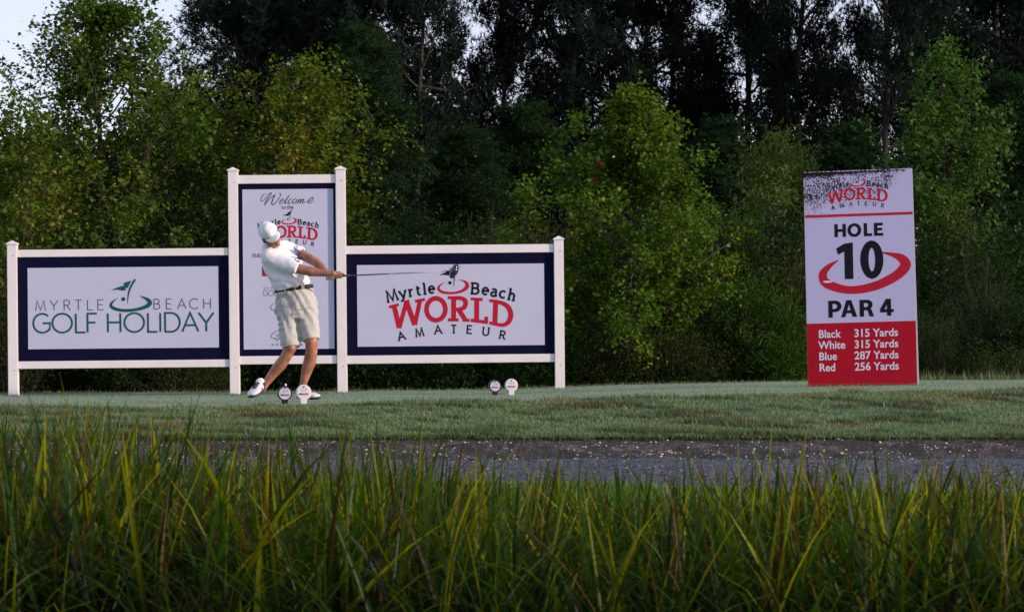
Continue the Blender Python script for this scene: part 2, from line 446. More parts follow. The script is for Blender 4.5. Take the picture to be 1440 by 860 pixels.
def arc(cx, cy, rx, ry, a0, a1, n=14):
    return [(cx + rx * math.cos(R(a0 + (a1 - a0) * k / n)), cy - ry * math.sin(R(a0 + (a1 - a0) * k / n))) for k in range(n + 1)]
# skeleton glyphs: y 0 baseline .. 1 cap height (up). each: (width, strokes, serifs[(x,y,halfwidth)])
def UP(a): return [(x, -y) for x, y in a]
def A_(cx, cy, rx, ry, a0, a1, n=14): return [(x, -y) for x, y in arc(cx, -cy, rx, ry, a0, a1, n)]
G = {
 'A': (.86, [[(.0, 0), (.43, 1), (.86, 0)], [(.16, .34), (.70, .34)]], [(0, 0, .13), (.86, 0, .13)]),
 'B': (.58, [[(0, 0), (0, 1), (.30, 1)] + A_(.30, .77, .22, .23, 90, -90, 8) + [(.0, .54)], [(.3, .54)] + A_(.30, .27, .28, .27, 90, -90, 8) + [(0, 0)]], [(-.03, 0, .12), (-.03, 1, .12)]),
 'C': (.80, [A_(.5, .5, .5, .5, 48, 312, 22)], []),
 'D': (.80, [[(0, 0), (0, 1), (.32, 1)] + A_(.32, .5, .48, .5, 90, -90, 16) + [(0, 0)]], [(-.03, 0, .12), (-.03, 1, .12)]),
 'E': (.52, [[(.52, 1), (0, 1), (0, 0), (.52, 0)], [(0, .52), (.44, .52)]], []),
 'F': (.50, [[(.5, 1), (0, 1), (0, 0)], [(0, .52), (.42, .52)]], [(0, 0, .12)]),
 'G': (.92, [A_(.5, .5, .5, .5, 48, 330, 22) + [(.93, .12), (.93, .5), (.52, .5)]], []),
 'H': (.68, [[(0, 0), (0, 1)], [(.68, 0), (.68, 1)], [(0, .52), (.68, .52)]], [(0, 0, .12), (0, 1, .12), (.68, 0, .12), (.68, 1, .12)]),
 'I': (.02, [[(0, 0), (0, 1)]], [(0, 0, .12), (0, 1, .12)]),
 'L': (.50, [[(0, 1), (0, 0), (.5, 0)]], [(0, 1, .12)]),
 'M': (.95, [[(.0, 0), (.14, 1), (.475, .05), (.81, 1), (.95, 0)]], [(0, 0, .12), (.95, 0, .12), (.08, 1, .08), (.87, 1, .08)]),
 'N': (.70, [[(0, 0), (0, 1), (.7, 0), (.7, 1)]], [(0, 0, .1), (.7, 1, .1)]),
 'O': (1.0, [('c', A_(.5, .5, .5, .5, 0, 345, 23))], []),
 'P': (.56, [[(0, 0), (0, 1), (.30, 1)] + A_(.30, .74, .26, .26, 90, -90, 10) + [(0, .48)]], [(0, 0, .13)]),
 'R': (.60, [[(0, 0), (0, 1), (.30, 1)] + A_(.30, .75, .24, .25, 90, -90, 10) + [(0, .5)], [(.28, .5), (.6, 0)]], [(0, 0, .13), (.62, 0, .1), (-.03, 1, .12)]),
 'S': (.52, [A_(.27, .76, .24, .24, 35, 255, 10) + A_(.26, .26, .26, .26, 80, -150, 12)], []),
 'T': (.66, [[(0, 1), (.66, 1)], [(.33, 1), (.33, 0)]], [(.33, 0, .16), ]),
 'U': (.70, [[(0, 1), (0, .33)] + A_(.35, .33, .35, .33, 180, 360, 14) + [(.7, 1)]], [(0, 1, .14), (.7, 1, .14)]),
 'W': (1.1, [[(0, 1), (.28, 0), (.55, 1), (.82, 0), (1.1, 1)]], [(0, 1, .12), (1.1, 1, .12)]),
 'Y': (.80, [[(0, 1), (.4, .46), (.8, 1)], [(.4, .48), (.4, 0)]], [(.4, 0, .13)]),
 # slab lower case, x height .68
 'y': (.62, [[(.02, .68), (.33, .04)], [(.62, .68), (.28, -.08), (.16, -.22), (0, -.22)]], [(.03, .68, .12), (.61, .68, .11)]),
 'r': (.42, [[(.1, .68), (.1, 0)], [(.1, .42), (.2, .6), (.42, .64)]], [(.1, 0, .14), (.06, .66, .08)]),
 't': (.38, [[(.14, .88), (.14, .14), (.24, .02), (.38, .04)], [(0, .64), (.36, .64)]], []),
 'l': (.2, [[(.1, 1.06), (.1, 0)]], [(.1, 0, .15), (.04, 1.04, .08)]),
 'e': (.56, [[(.04, .36), (.54, .36)] + A_(.29, .34, .25, .32, 5, 310, 18)], []),
 'a': (.54, [[(.05, .6), (.24, .68), (.40, .6), (.42, .44), (.42, .1), (.54, 0)], A_(.22, .19, .2, .2, 70, 330, 12)], []),
 'c': (.52, [A_(.3, .34, .28, .32, 50, 312, 16)], []),
 'h': (.62, [[(.1, 1.06), (.1, 0)], [(.1, .48), (.24, .64), (.42, .62), (.52, .48), (.52, 0)]], [(.1, 0, .13), (.52, 0, .13), (.04, 1.04, .08)]),
 'o': (.6, [('c', A_(.3, .34, .27, .33, 0, 340, 18))], []),
 'm': (.9, [[(.06, .68), (.06, 0)], [(.06, .5), (.18, .66), (.34, .66), (.43, .5), (.43, 0)], [(.43, .5), (.56, .66), (.72, .66), (.8, .5), (.8, 0)]], []),
 # bold figures
 '0': (.58, [('c', A_(.29, .5, .29, .5, 0, 345, 23))], []),
 '1': (.30, [[(-.08, .78), (.2, .98)], [(.24, 1.07), (.24, -.07)]], []),
 '2': (.52, [A_(.25, .74, .25, .26, 150, -20, 12) + [(.38, .45), (.0, 0), (.54, 0)]], []),
 '3': (.5, [A_(.22, .76, .24, .24, 130, -80, 12), A_(.21, .27, .28, .27, 85, -135, 14)], []),
 '4': (.6, [[(.44, -.06), (.44, 1.0), (-.02, .28), (.62, .28)]], []),
 '5': (.5, [[(.48, 1), (.08, 1), (.04, .55)] + A_(.2, .3, .29, .3, 105, -130, 14)], []),
 '6': (.54, [[(.44, .98), (.2, .86), (.03, .5), (.02, .3)], ('c', A_(.28, .3, .26, .3, 0, 340, 18))], []),
 '7': (.5, [[(0, 1), (.5, 1), (.16, -.06)]], []),
 '8': (.52, [('c', A_(.26, .76, .22, .24, 0, 340, 16)), ('c', A_(.26, .27, .27, .27, 0, 340, 16))], []),
}
def glyph(pr, mat, ch, cx, by, h, wt, rot=0, sx=1.0, serif=0, slant=0, anchor='c'):
    "cx,by: centre (or left) and baseline in pixels, h cap height, rot degrees clockwise in the picture"
    wd, strokes, ser = G[ch]
    c, s = math.cos(R(rot)), math.sin(R(rot)); x0 = wd / 2 if anchor == 'c' else 0
    def T(p):
        x, y = ((p[0] - x0) * sx + p[1] * slant) * h, -p[1] * h
        return (cx + x * c - y * s, by + x * s + y * c)
    for st in strokes:
        closed = isinstance(st, tuple)
        pts = st[1] if closed else st
        pr.line(mat, [T(p) for p in pts], wt, closed)
    if serif:
        for x, y, hw in ser: pr.line(mat, [T((x - hw * serif, y)), T((x + hw * serif, y))], wt * .8)
def word(pr, mat, text, x, by, h, wt, gap=.2, rot=0, sx=1, serif=0, slant=0):
    c, s = math.cos(R(rot)), math.sin(R(rot)); u = 0
    for ch in text:
        if ch == ' ': u += .45 * h; continue
        glyph(pr, mat, ch, x + u * c, by + u * s, h, wt, rot, sx, serif, slant, 'l'); u += (G[ch][0] * sx + gap) * h
    return u

def swoosh(pr, ring, ink):
    "flag, pole, ball and crescent in the units of the big logo"
    pr.line(ring, [(570, 243), (525, 268), (507, 298), (530, 328), (590, 342), (660, 341), (730, 322), (772, 286), (768, 250), (735, 228), (690, 220)],
            [1, 13, 24, 26, 24, 22, 26, 38, 30, 12, 1], curve=5)
    if ink: flagball(pr, ink)
def flagball(pr, ink):
    pr.disc(ink, (614, 248), 16)
    pr.line(ink, [(694, 62), (672, 120), (656, 190), (650, 292)], [13, 13, 11, 1], curve=4)
    pr.poly(ink, [(512, 176), (560, 156), (606, 140), (624, 132), (606, 120), (640, 108), (676, 84), (658, 130), (648, 160), (632, 160), (640, 176), (610, 182), (560, 174)])
def world_logo(pr, red='red', ink='black', flag=True):
    pr.line(red, [(92, 452), (143, 668)], 46); pr.line(red, [(143, 669), (212, 414)], 40); pr.line(red, [(206, 414), (288, 640)], 48); pr.line(red, [(288, 640), (338, 402)], 40)
    pr.line(red, [(48, 474), (138, 450)], 28); pr.line(red, [(184, 426), (236, 414)], 22); pr.line(red, [(290, 420), (382, 402)], 28)
    pr.line(red, [(484 + 88 * math.cos(t), 494 + 102 * math.sin(t)) for t in [6.2832 * k / 28 for k in range(28)]], [44 + 0 * k for k in range(28)], closed=True)
    pr.line(red, [(648, 380), (648, 600)], 46); pr.line(red, [(594, 386), (700, 386)], 28); pr.line(red, [(596, 592), (694, 592)], 30)
    pr.line(red, [(655, 390), (710, 390), (752, 408), (760, 440), (745, 478), (700, 494), (660, 494)], [36, 38, 42, 44, 42, 36, 32], curve=4)
    pr.line(red, [(692, 492), (762, 600)], 44); pr.line(red, [(732, 593), (798, 597)], 28)
    pr.line(red, [(864, 390), (862, 606)], 46); pr.line(red, [(808, 396), (918, 404)], 28); pr.line(red, [(808, 595), (968, 616)], 32); pr.line(red, [(952, 562), (950, 628)], 34)
    pr.line(red, [(1040, 420), (1032, 632)], 46); pr.line(red, [(980, 414), (1060, 420)], 28); pr.line(red, [(980, 618), (1050, 636)], 28)
    pr.line(red, [(1050, 425), (1110, 440), (1160, 480), (1180, 545), (1160, 610), (1110, 640), (1040, 632)], [32, 38, 46, 48, 44, 36, 30], curve=4)
    for ch, x, y, r in (('M', 86, 416, -15), ('y', 184, 390, -12), ('r', 258, 373, -10), ('t', 326, 362, -8), ('l', 383, 353, -6), ('e', 446, 344, -5)):
        glyph(pr, ink, ch, x, y, 98, 19, r, .98 if ch != 'M' else 1.0, 1)
    for ch, x, y, r in (('B', 850, 350, 3), ('e', 940, 358, 6), ('a', 1022, 372, 8), ('c', 1098, 388, 10), ('h', 1182, 408, 12)):
        glyph(pr, ink, ch, x, y, 98, 19, r, 1.05, 1)
    for ch, x, y, r in (('A', 172, 777, -15), ('M', 337, 744, -9), ('A', 507, 719, -5), ('T', 650, 714, 0), ('E', 796, 718, 3), ('U', 944, 736, 7), ('R', 1098, 768, 11)):
        glyph(pr, ink, ch, x, y, 72, 14, r, 1.0 if ch != 'E' else 1.15, 1)
    swoosh(pr, red, ink if flag else None)

def holiday_logo(pr, dark='green', thin='greenthin', icon=True):
    "unit: one photo pixel, origin at photo (45,430)"
    X0, Y0 = 45, 430
    def g(ch, cx, by, h, wt, sx=1): glyph(pr, dark if h > 20 else thin, ch, cx - X0, by - Y0, h, wt, -.8, sx)
    for ch, x in (('M', 57.4), ('Y', 76.3), ('R', 94.8), ('T', 110.6), ('L', 127), ('E', 142)): g(ch, x, 436.6 - (x - 57) * .014, 14.2, 1.25, 1.0 if ch != 'E' else 1.1)
    for ch, x in (('B', 221), ('E', 238), ('A', 256), ('C', 272.5), ('H', 291.5)): g(ch, x, 434.4 - (x - 221) * .01, 14, 1.25)
    for ch, x, sx in (('G', 59, .95), ('O', 88, 1.04), ('L', 113.8, 1), ('F', 130.2, 1.0), ('H', 161, .98), ('O', 189.3, 1.04), ('L', 215.2, 1), ('I', 226.2, 1), ('D', 243, .98), ('A', 268, 1), ('Y', 290.5, 1)):
        g(ch, x, 467.6 - (x - 59) * .008, 26.4 if ch not in 'GO' else 26.6, 2.7, sx)
    if icon:
        def q(x, y): return (40 + x / 8.6 - X0, 380 + y / 8.6 - Y0)
        pr.poly(dark, [q(*a) for a in [(998, 240), (1080, 206), (1165, 180), (1145, 158), (1195, 138), (1250, 124), (1225, 165), (1205, 212), (1172, 214), (1186, 236), (1150, 246), (1080, 234)]])
        pr.line(dark, [q(1295, 110), q(1255, 170), (q(1215, 270)), q(1200, 410)], [3.0, 2.8, 2.4, .2], curve=4)
        pr.disc(dark, q(1150, 347), 2.9)
        pr.line(dark, [q(1085, 338), q(1025, 375), q(1000, 425), q(1045, 462), q(1150, 484), q(1290, 476), q(1420, 440), q(1470, 395), q(1440, 350), q(1350, 308)][:] , [.2, 2.2, 4.2, 4.4, 4.2, 4.2, 5.2, 6.6, 4.6, .2], curve=5)

def bfont(name, text, size, bold, mat, parent, fn, x, by, rot=0, sx=1):
    cu = bpy.data.curves.new('t', 'FONT'); cu.body = text; cu.size = 1; cu.offset = bold; cu.resolution_u = 4
    o = bpy.data.objects.new('t', cu); COL.objects.link(o)
    dg = bpy.context.evaluated_depsgraph_get(); me = bpy.data.meshes.new_from_object(o.evaluated_get(dg))
    bpy.data.objects.remove(o); c, s = math.cos(R(rot)), math.sin(R(rot))
    for v in me.vertices:
        a, b = v.co.x * size * sx, -v.co.y * size
        v.co = fn(x + a * c - b * s, by + a * s + b * c, .0018)
    me.name = name; link(name, me, M[mat], parent)

# ------------------------------------------------------------------ the sign fence
SY = 38.0; SPX = F / SY; SROT = -.0096
sign = empty('welcome_sign', P(400, 552, SY), (0, SROT, 0), label='long white post and rail sign with three navy bordered boards, tallest in the middle', cat='sign')
def SL(px, py, d=0):
    "sign local point of a picture position; d metres towards the camera"
    dx, dz = (px - 400) / SPX, (552 - py) / SPX
    c, s = math.cos(-SROT), math.sin(-SROT)
    return Vector((dx * c + dz * -s * -1 * -1 if False else dx * c + dz * s, -d, -dx * s + dz * c))
def unrot(px, py):
    v = SL(px, py); return v.x, v.z
bz = [unrot(18.5, 557), unrot(330.5, 553), unrot(482, 551), unrot(788, 549.5)]
tz = [unrot(18.5, 344), unrot(328, 241), unrot(478.5, 239), unrot(785, 337.5)]
for (bx, b), (tx, t) in zip(bz, tz):
    hw = .062
    bm = bmesh.new(); x = (bx + tx) / 2
    box_bm(bm, (x - hw, -.062, b - .25), (x + hw, .062, t), .006)
    post = bm_obj('post', bm, M['vinyl'], sign)
    bm = bmesh.new()
    box_bm(bm, (x - hw - .009, -.071, t), (x + hw + .009, .071, t + .022), .003)
    v0 = [bm.verts.new((x + sx * (hw + .003), sy * (hw + .003), t + .020)) for sx, sy in ((-1, -1), (1, -1), (1, 1), (-1, 1))]
    ap = bm.verts.new((x, 0, t + .055))
    for i in range(4): bm.faces.new((v0[i], v0[(i + 1) % 4], ap))
    bm_obj('post_cap', bm, M['vinyl'], post)
    bm = bmesh.new()
    for zz in (t - .14, b + .33):
        bmesh.ops.create_cone(bm, segments=8, radius1=.006, radius2=.006, depth=.006, cap_ends=True, matrix=Matrix.Translation((x + .018, -.065, zz)) @ Matrix.Rotation(R(90), 4, 'X'))
    bm_obj('screw', bm, M['screw'], post)
px_of = lambda i: ((bz[i][0] + tz[i][0]) / 2)
bays = [ # post index, rail top y at centre, rail bottom y ..., panel rect px (l,t,r,b), board rect px
 (0, 1, (172, 350, 360.3), (172, 506.5, 517), (26, 361, 322, 504), (39.5, 375.5, 307.5, 489.5)),
 (1, 2, (403, 246, 258), (403, 500, 511.5), (336, 258, 472, 500), (342, 266, 469.5, 490.5)),
 (2, 3, (634, 344.5, 356), (634, 498.5, 510), (487, 356, 780, 499), (502.5, 371.5, 765.5, 486)),
]
boards = []
for a, b, rt, rb, nav, brd in bays:
    xa, xb = px_of(a) + .0622, px_of(b) - .0622
    for (cx, y0, y1) in (rt, rb):
        z1, z0 = unrot(cx, y0)[1], unrot(cx, y1)[1]
        bm = bmesh.new(); box_bm(bm, (xa, -.035, z0), (xb, .035, z1), .004)
        bm_obj('rail', bm, M['vinyl'], sign)
    zt, zb = unrot(rt[0], rt[2])[1] - .001, unrot(rb[0], rb[1])[1] + .001
    bm = bmesh.new(); box_bm(bm, (xa + .001, -.012, zb), (xb - .001, .012, zt), .002)
    pan = bm_obj('border_panel', bm, M['navy'], sign)
    cx, cy = (brd[0] + brd[2]) / 2, (brd[1] + brd[3]) / 2; c = unrot(cx, cy); hw, hh = (brd[2] - brd[0]) / 2 / SPX, (brd[3] - brd[1]) / 2 / SPX
    bm = bmesh.new(); box_bm(bm, (c[0] - hw, -.0165, c[1] - hh), (c[0] + hw, -.0125, c[1] + hh))
    boards.append(bm_obj('board', bm, M['board'], sign))
def sign_fn(x, y, off): v = SL(x, y); return Vector((v.x, -.0165 - off, v.z))
p = Print(sign_fn)
world_logo(Sub(p, 1 / 6.615, 540, 360)); p.build('lettering', boards[2])
p = Print(sign_fn); holiday_logo(Sub(p, 1, 45, 430)); p.build('lettering', boards[0])
p = Print(sign_fn)
world_logo(Sub(p, .0715, 360.9, 290.6))
q = Sub(p, 1 / 8.6, 340, 260)     # script, traced in units of 1/8.6 pixel
q.line('black', [(300, 112), (262, 118), (236, 165), (240, 195), (275, 180), (330, 110), (358, 96), (350, 120), (300, 190), (278, 246)], [4, 6, 7, 7, 6, 6, 8, 10, 9, 6], curve=4)
q.line('black', [(278, 246), (330, 180), (392, 128), (402, 118)], [6, 6, 7, 7], curve=4)
q.line('black', [(404, 118), (372, 190), (366, 232), (386, 238), (440, 180), (476, 118), (452, 104)], [9, 10, 10, 8, 7, 6, 5], curve=4)
q.line('black', [(462, 200), (500, 190), (508, 172), (488, 172), (462, 208), (470, 226), (500, 214), (530, 190)], [4, 6, 7, 7, 9, 8, 5, 4], curve=4)
q.line('black', [(530, 190), (578, 124), (560, 150), (524, 210), (534, 226), (560, 206)], [5, 5, 9, 10, 7, 4], curve=4)
q.line('black', [(606, 178), (596, 170), (572, 190), (564, 216), (580, 226), (604, 208)], [6, 6, 9, 9, 7, 4], curve=4)
q.line('black', [(652, 170), (628, 180), (616, 210), (632, 224), (656, 208), (664, 180)], [6, 8, 9, 8, 8, 6], closed=True, curve=4)
q.line('black', [(694, 172), (672, 222), (700, 186), (722, 172), (714, 196), (702, 222), (730, 186), (752, 170), (750, 186), (736, 214), (750, 222), (776, 202)], [7, 9, 5, 7, 9, 9, 5, 7, 8, 9, 7, 4], curve=4)
q.line('black', [(776, 202), (838, 190), (866, 164), (850, 152), (820, 174), (806, 206), (824, 222), (876, 188)], [4, 6, 8, 7, 9, 9, 7, 4], curve=4)
glyph(p, 'grey', 't', 397.2, 293.8, 5, .7); glyph(p, 'grey', 'o', 400.4, 293.8, 5, .7)
for ch, x in (('t', 405.0), ('h', 408.0), ('e', 411.6)): glyph(p, 'grey', ch, x, 293.8, 5, .8)
word(p, 'grey', 'FLIGHT WINNERS PLAYOFF', 356, 361.4, 4.3, .9, .28, -.6, .92, .8)
p.poly('red', [(370, 376), (399, 375.7), (399, 386.6), (370, 387)])
for r_ in ([(369.5, 375.5), (399.5, 375.2), (399.5, 387.2), (369.5, 387.6)],): p.line('black', r_, .9, True)
h_ = Sub(p, .2667 * 1.02, 369.5, 405.5); holiday_logo(h_, 'grey', 'grey', False)
p.line('grey', [(392, 426), (384, 428), (380.5, 431.5), (383, 435.5), (395, 437), (412, 435), (420, 430), (414, 425)], [.3, .8, 1, 1, 1, 1.2, 1.2, .3], curve=4)
p.line('grey', [(398, 463.5), (388, 466), (381, 473), (388, 475.5), (398, 474), (410, 470), (420, 466), (428, 462), (424, 469), (428, 474), (416, 471)], .9, curve=3)
p.line('grey', [(389, 470), (391, 473)], 1.1); p.line('grey', [(393, 468), (392, 473), (395, 470), (395, 474)], .6); p.line('grey', [(387, 476.5), (390, 478.5), (393, 476)], .8)
for ch, x in (('G', 383.5), ('R', 389.8), ('E', 395.3), ('A', 401), ('T', 408), ('S', 414), ('H', 420), ('A', 424.5)): glyph(p, 'grey', ch, x, 485.6, 2.7, .55)
p.build('lettering', boards[1])

fx, fy = [], []
for px_, Y_, w_, d_, k_ in [(18.5, SY, .09, .10, 70), (330, SY, .09, .10, 70), (482, SY, .09, .10, 70), (788, SY, .09, .10, 70), (1213, 33.55, .62, .05, 330)]:
    fx.append((px_ - 720) / F * Y_ + rng.uniform(-w_, w_, k_)); fy.append(Y_ - .06 - rng.uniform(0, d_, k_) + (.10 * (fx[-1] - (px_ - 720) / F * Y_) * -1.6 if k_ > 100 else 0))
fx, fy = np.concatenate(fx), np.concatenate(fy)
blades('foot_grass', fx, fy, gz(fx, fy), rng.uniform(.012, .042, len(fx)), .007, mixc((.09, .14, .06), (.16, .21, .12), rng.random(len(fx))), M['turf'], .6, 6, label='unmown grass round the feet of the posts and the hole board', cat='grass')

# ------------------------------------------------------------------ HOLE 10 A-frame board
HY = 33.6; HPX = F / HY
def mat_holeboard():
    m, n, l, b = newmat('weathered_board_face')
    tc = n.new('ShaderNodeTexCoord'); sp = n.new('ShaderNodeSeparateXYZ'); l.new(tc.outputs['Object'], sp.inputs[0])
    def math_(op, a, b_, c=None):
        q = n.new('ShaderNodeMath'); q.operation = op
        for i, v in enumerate((a, b_, c)):
            if v is None: continue
            if isinstance(v, (int, float)): q.inputs[i].default_value = v
            else: l.new(v, q.inputs[i])
        return q.outputs[0]
    X, Z = sp.outputs[0], sp.outputs[2]
    n1 = noise_node(n, l, 75, 4, .7, vec_scale=(1.0, 1, .8)); n2 = noise_node(n, l, 5, 4, .6)
    # zone 1: mould under a slanting edge on the upper part of the board (height 2.44)
    lim = math_('MAXIMUM', math_('MULTIPLY', math_('SUBTRACT', X, .18), 1.35), -10.0)   # right side limit rises to the right
    up = math_('SUBTRACT', Z, math_('ADD', lim, 2.0))
    left = math_('SUBTRACT', Z, 2.0)
    zone = math_('MINIMUM', math_('MULTIPLY', up, 9.0), math_('MULTIPLY', left, 5.0))
    zone = math_('MINIMUM', math_('MAXIMUM', zone, -1.0), .8)
    edge = math_('MULTIPLY', math_('ABSOLUTE', X, 0.0), .12)
    v = math_('ADD', n1.outputs[0], math_('MULTIPLY', zone, .13)); v = math_('ADD', v, math_('MULTIPLY', math_('SUBTRACT', n2.outputs[0], .5), .35)); v = math_('ADD', v, edge)
    m1 = math_('MULTIPLY', math_('SUBTRACT', v, .615), 12.0)
    # zone 2: solid brown strip along the top edge, deeper at the left
    strip = math_('SUBTRACT', Z, math_('ADD', 2.372, math_('MULTIPLY', X, .05)))
    sz = math_('ADD', math_('MULTIPLY', strip, 28.0), math_('MULTIPLY', math_('SUBTRACT', n1.outputs[0], .5), 4.0))
    strip_r = math_('MULTIPLY', math_('SUBTRACT', .55, X), 30.0)
    sz = math_('MINIMUM', sz, strip_r)
    top = math_('MULTIPLY', math_('SUBTRACT', 2.432, Z), 300.0); sz = math_('MINIMUM', sz, top)
    msk = n.new('ShaderNodeClamp'); l.new(math_('MAXIMUM', m1, sz), msk.inputs[0])
    # small flecks elsewhere
    n3 = noise_node(n, l, 30, 3, .5); fl = math_('MULTIPLY', math_('SUBTRACT', n3.outputs[0], .74), 20.0)
    m2 = n.new('ShaderNodeClamp'); l.new(math_('MAXIMUM', msk.outputs[0], fl), m2.inputs[0])
    mx = n.new('ShaderNodeMixRGB'); mx.inputs[1].default_value = (.44, .43, .66, 1); mx.inputs[2].default_value = (.014, .007, .008, 1)
    l.new(m2.outputs[0], mx.inputs[0]); l.new(mx.outputs[0], b.inputs['Base Color']); b.inputs['Roughness'].default_value = .5; b.inputs['Specular IOR Level'].default_value = .1
    return m
M['holeboard'] = mat_holeboard()
M['redvinyl'] = mat_plain('red_vinyl', (.36, .006, .02), .45, .08, 2, spec=.12)
M['edgewhite'] = mat_plain('board_edge', (.7, .66, .7), .6)
yaw = R(-9.5); base = P(1213, 542.0, HY)
hs = empty('hole_sign', base, (0, R(-1.25), 0), label='tall white and red HOLE 10 PAR 4 yardage board at the right', cat='sign')
lean = R(4.0); BW, BH = 153 / HPX, 2.44
bm = bmesh.new(); box_bm(bm, (-BW / 2, -.006, 0), (BW / 2, .006, BH), .001)
fr = bm_obj('front_board', bm, M['holeboard'], hs)
fr.rotation_euler = (-lean, 0, -yaw * 0 + R(9.5) * 0); 
hs.rotation_mode = 'XYZ'
# the frame faces slightly left (towards the water), back board behind it
hs.rotation_euler = (0, R(-1.5), R(-9.5))
fr.location = (0, 0, .0)
bm = bmesh.new(); box_bm(bm, (-BW / 2, -.006, 0), (BW / 2, .006, BH), .001)
bk = bm_obj('back_board', bm, M['edgewhite'], hs); bk.location = (0, .62, .0); bk.rotation_euler = (R(10.4), 0, 0)
bm = bmesh.new()
for sx in (-.42, .42): box_bm(bm, (sx - .04, .180, 2.34), (sx + .04, .196, 2.41), .002)
bm_obj('hinge', bm, M['screw'], hs)
# printing: pixel grid of the straightened board: x 0..153, y 0..306 (from the top)
def hole_fn(x, y, off): return Vector(((x - 76.5) / 153 * BW, -.006 - off, BH - y / 306 * BH))
bm = bmesh.new(); box_bm(bm, (-BW / 2 + .001, -.0075, .002), (BW / 2 - .001, -.0063, BH * (306 - 216.3) / 306))
rp = bm_obj('red_panel', bm, M['redvinyl'], fr)
p = Print(hole_fn, .0004); L = Sub(p, .074, 28.8, -2.7); world_logo(L, flag=False)
p.disc('black', (74.5, 16.3), 1.1); p.line('black', [(79, 6), (78, 10), (77.4, 14), (77.2, 18)], [.9, 1.1, .8, .1])
p.line('red', [(1, 63.8), (152.2, 63.8)], 3.9)
p.line('red', [(47.4, 126.8), (33, 136), (24.5, 147), (30.4, 160.4), (61.4, 170.2), (97.4, 165.5), (127.4, 151.6), (140.5, 137.5), (135, 127.5), (121.5, 121.5), (104, 117.6)], [.3, 7, 11.5, 13, 11, 12.5, 13.5, 15, 12, 5.5, .3], curve=6)
def vb(x0, x1, y0, y1): p.poly('black', [(x0, y0), (x1, y0), (x1, y1), (x0, y1)])
def ringo(cx, cy, rx, ry, wx, wy):
    q0 = [(cx + rx * math.cos(6.2832 * k / 32), cy + ry * math.sin(6.2832 * k / 32)) for k in range(32)]
    q1 = [(cx + (rx - wx) * math.cos(6.2832 * k / 32), cy + (ry - wy) * math.sin(6.2832 * k / 32)) for k in range(32)]
    p._add('black', q0 + q1, [(k, (k + 1) % 32, 32 + (k + 1) % 32, 32 + k) for k in range(32)])
# HOLE
vb(42, 46.8, 76, 94.5); vb(53.4, 58.2, 76, 94.5); vb(46.8, 53.4, 83.2, 87.2)
ringo(70, 85.3, 9.8, 9.8, 4.9, 4.2)
vb(83.2, 88, 76, 94.5); vb(88, 94.8, 90.5, 94.5)
vb(97.6, 102.4, 76, 94.5); vb(102.4, 110, 76, 80); vb(102.4, 109, 83.2, 86.9); vb(102.4, 110.4, 90.5, 94.5)
# 10
p.poly('black', [(55.2, 104), (67.3, 102.6), (67.3, 154.6), (55.2, 154.6), (55.2, 115.2), (46.4, 119.6), (43.8, 110.8)])
ringo(93.6, 128, 16.2, 27.2, 11.6, 10.4)
# PAR 4
vb(31, 37, 184.6, 208.6)
p.line('black', [(36.5, 187), (41.5, 187), (45.2, 189), (46.6, 192.6), (45.2, 196.2), (41.5, 198.4), (36.5, 198.4)], [4.4, 4.8, 5.6, 6, 5.6, 4.8, 4.2], curve=3)
p.poly('black', [(56.6, 184.4), (63.4, 184.4), (71.4, 208.4), (65, 208.4), (63.4, 203), (56.4, 203), (54.8, 208.4), (48.8, 208.4)][:1] + [(56.6, 184.4), (60, 184.4), (60, 190.5), (57.6, 198.8), (60, 198.8), (60, 203), (56.4, 203), (54.8, 208.4), (48.8, 208.4)][1:])
p.poly('black', [(60, 184.4), (63.4, 184.4), (71.4, 208.4), (65, 208.4), (63.4, 203), (60, 203), (60, 198.8), (62.2, 198.8), (60, 190.5)])
vb(75, 81, 184.6, 208.4)
p.line('black', [(80.5, 187), (85.5, 187), (89, 188.6), (90.2, 191.8), (88.8, 195), (85.5, 197), (80.5, 197)], [4.4, 4.8, 5.6, 6, 5.6, 4.6, 4.2], curve=3)
p.poly('black', [(83.2, 197), (88.6, 195.6), (91.6, 198.6), (95, 208.4), (88.6, 208.4), (86.4, 200.6), (84.2, 198.8)])
vb(113.2, 119, 184.2, 208.2); p.poly('black', [(103.6, 198.4), (112.0, 184.2), (115, 184.2), (115, 192.4), (113.2, 192.4), (109.4, 198.8), (122.6, 198.8), (122.6, 203.2), (103.6, 203.2)])
p.disc('white', (31, 157.5), 7, 1.5)
p.build('lettering', fr)
for i, (a, c) in enumerate((('Black', '315 Yards'), ('White', '315 Yards'), ('Blue', '287 Yards'), ('Red', '256 Yards'))):
    y = 236.8 + 15.8 * i
    bfont('lettering', a, 15.6, .019, 'white', fr, lambda x, y, o: hole_fn(x, y, o + .0016), 16, y, 0, .94)
    bfont('lettering', c, 15.6, .019, 'white', fr, lambda x, y, o: hole_fn(x, y, o + .0016), 66, y, 0, .97)

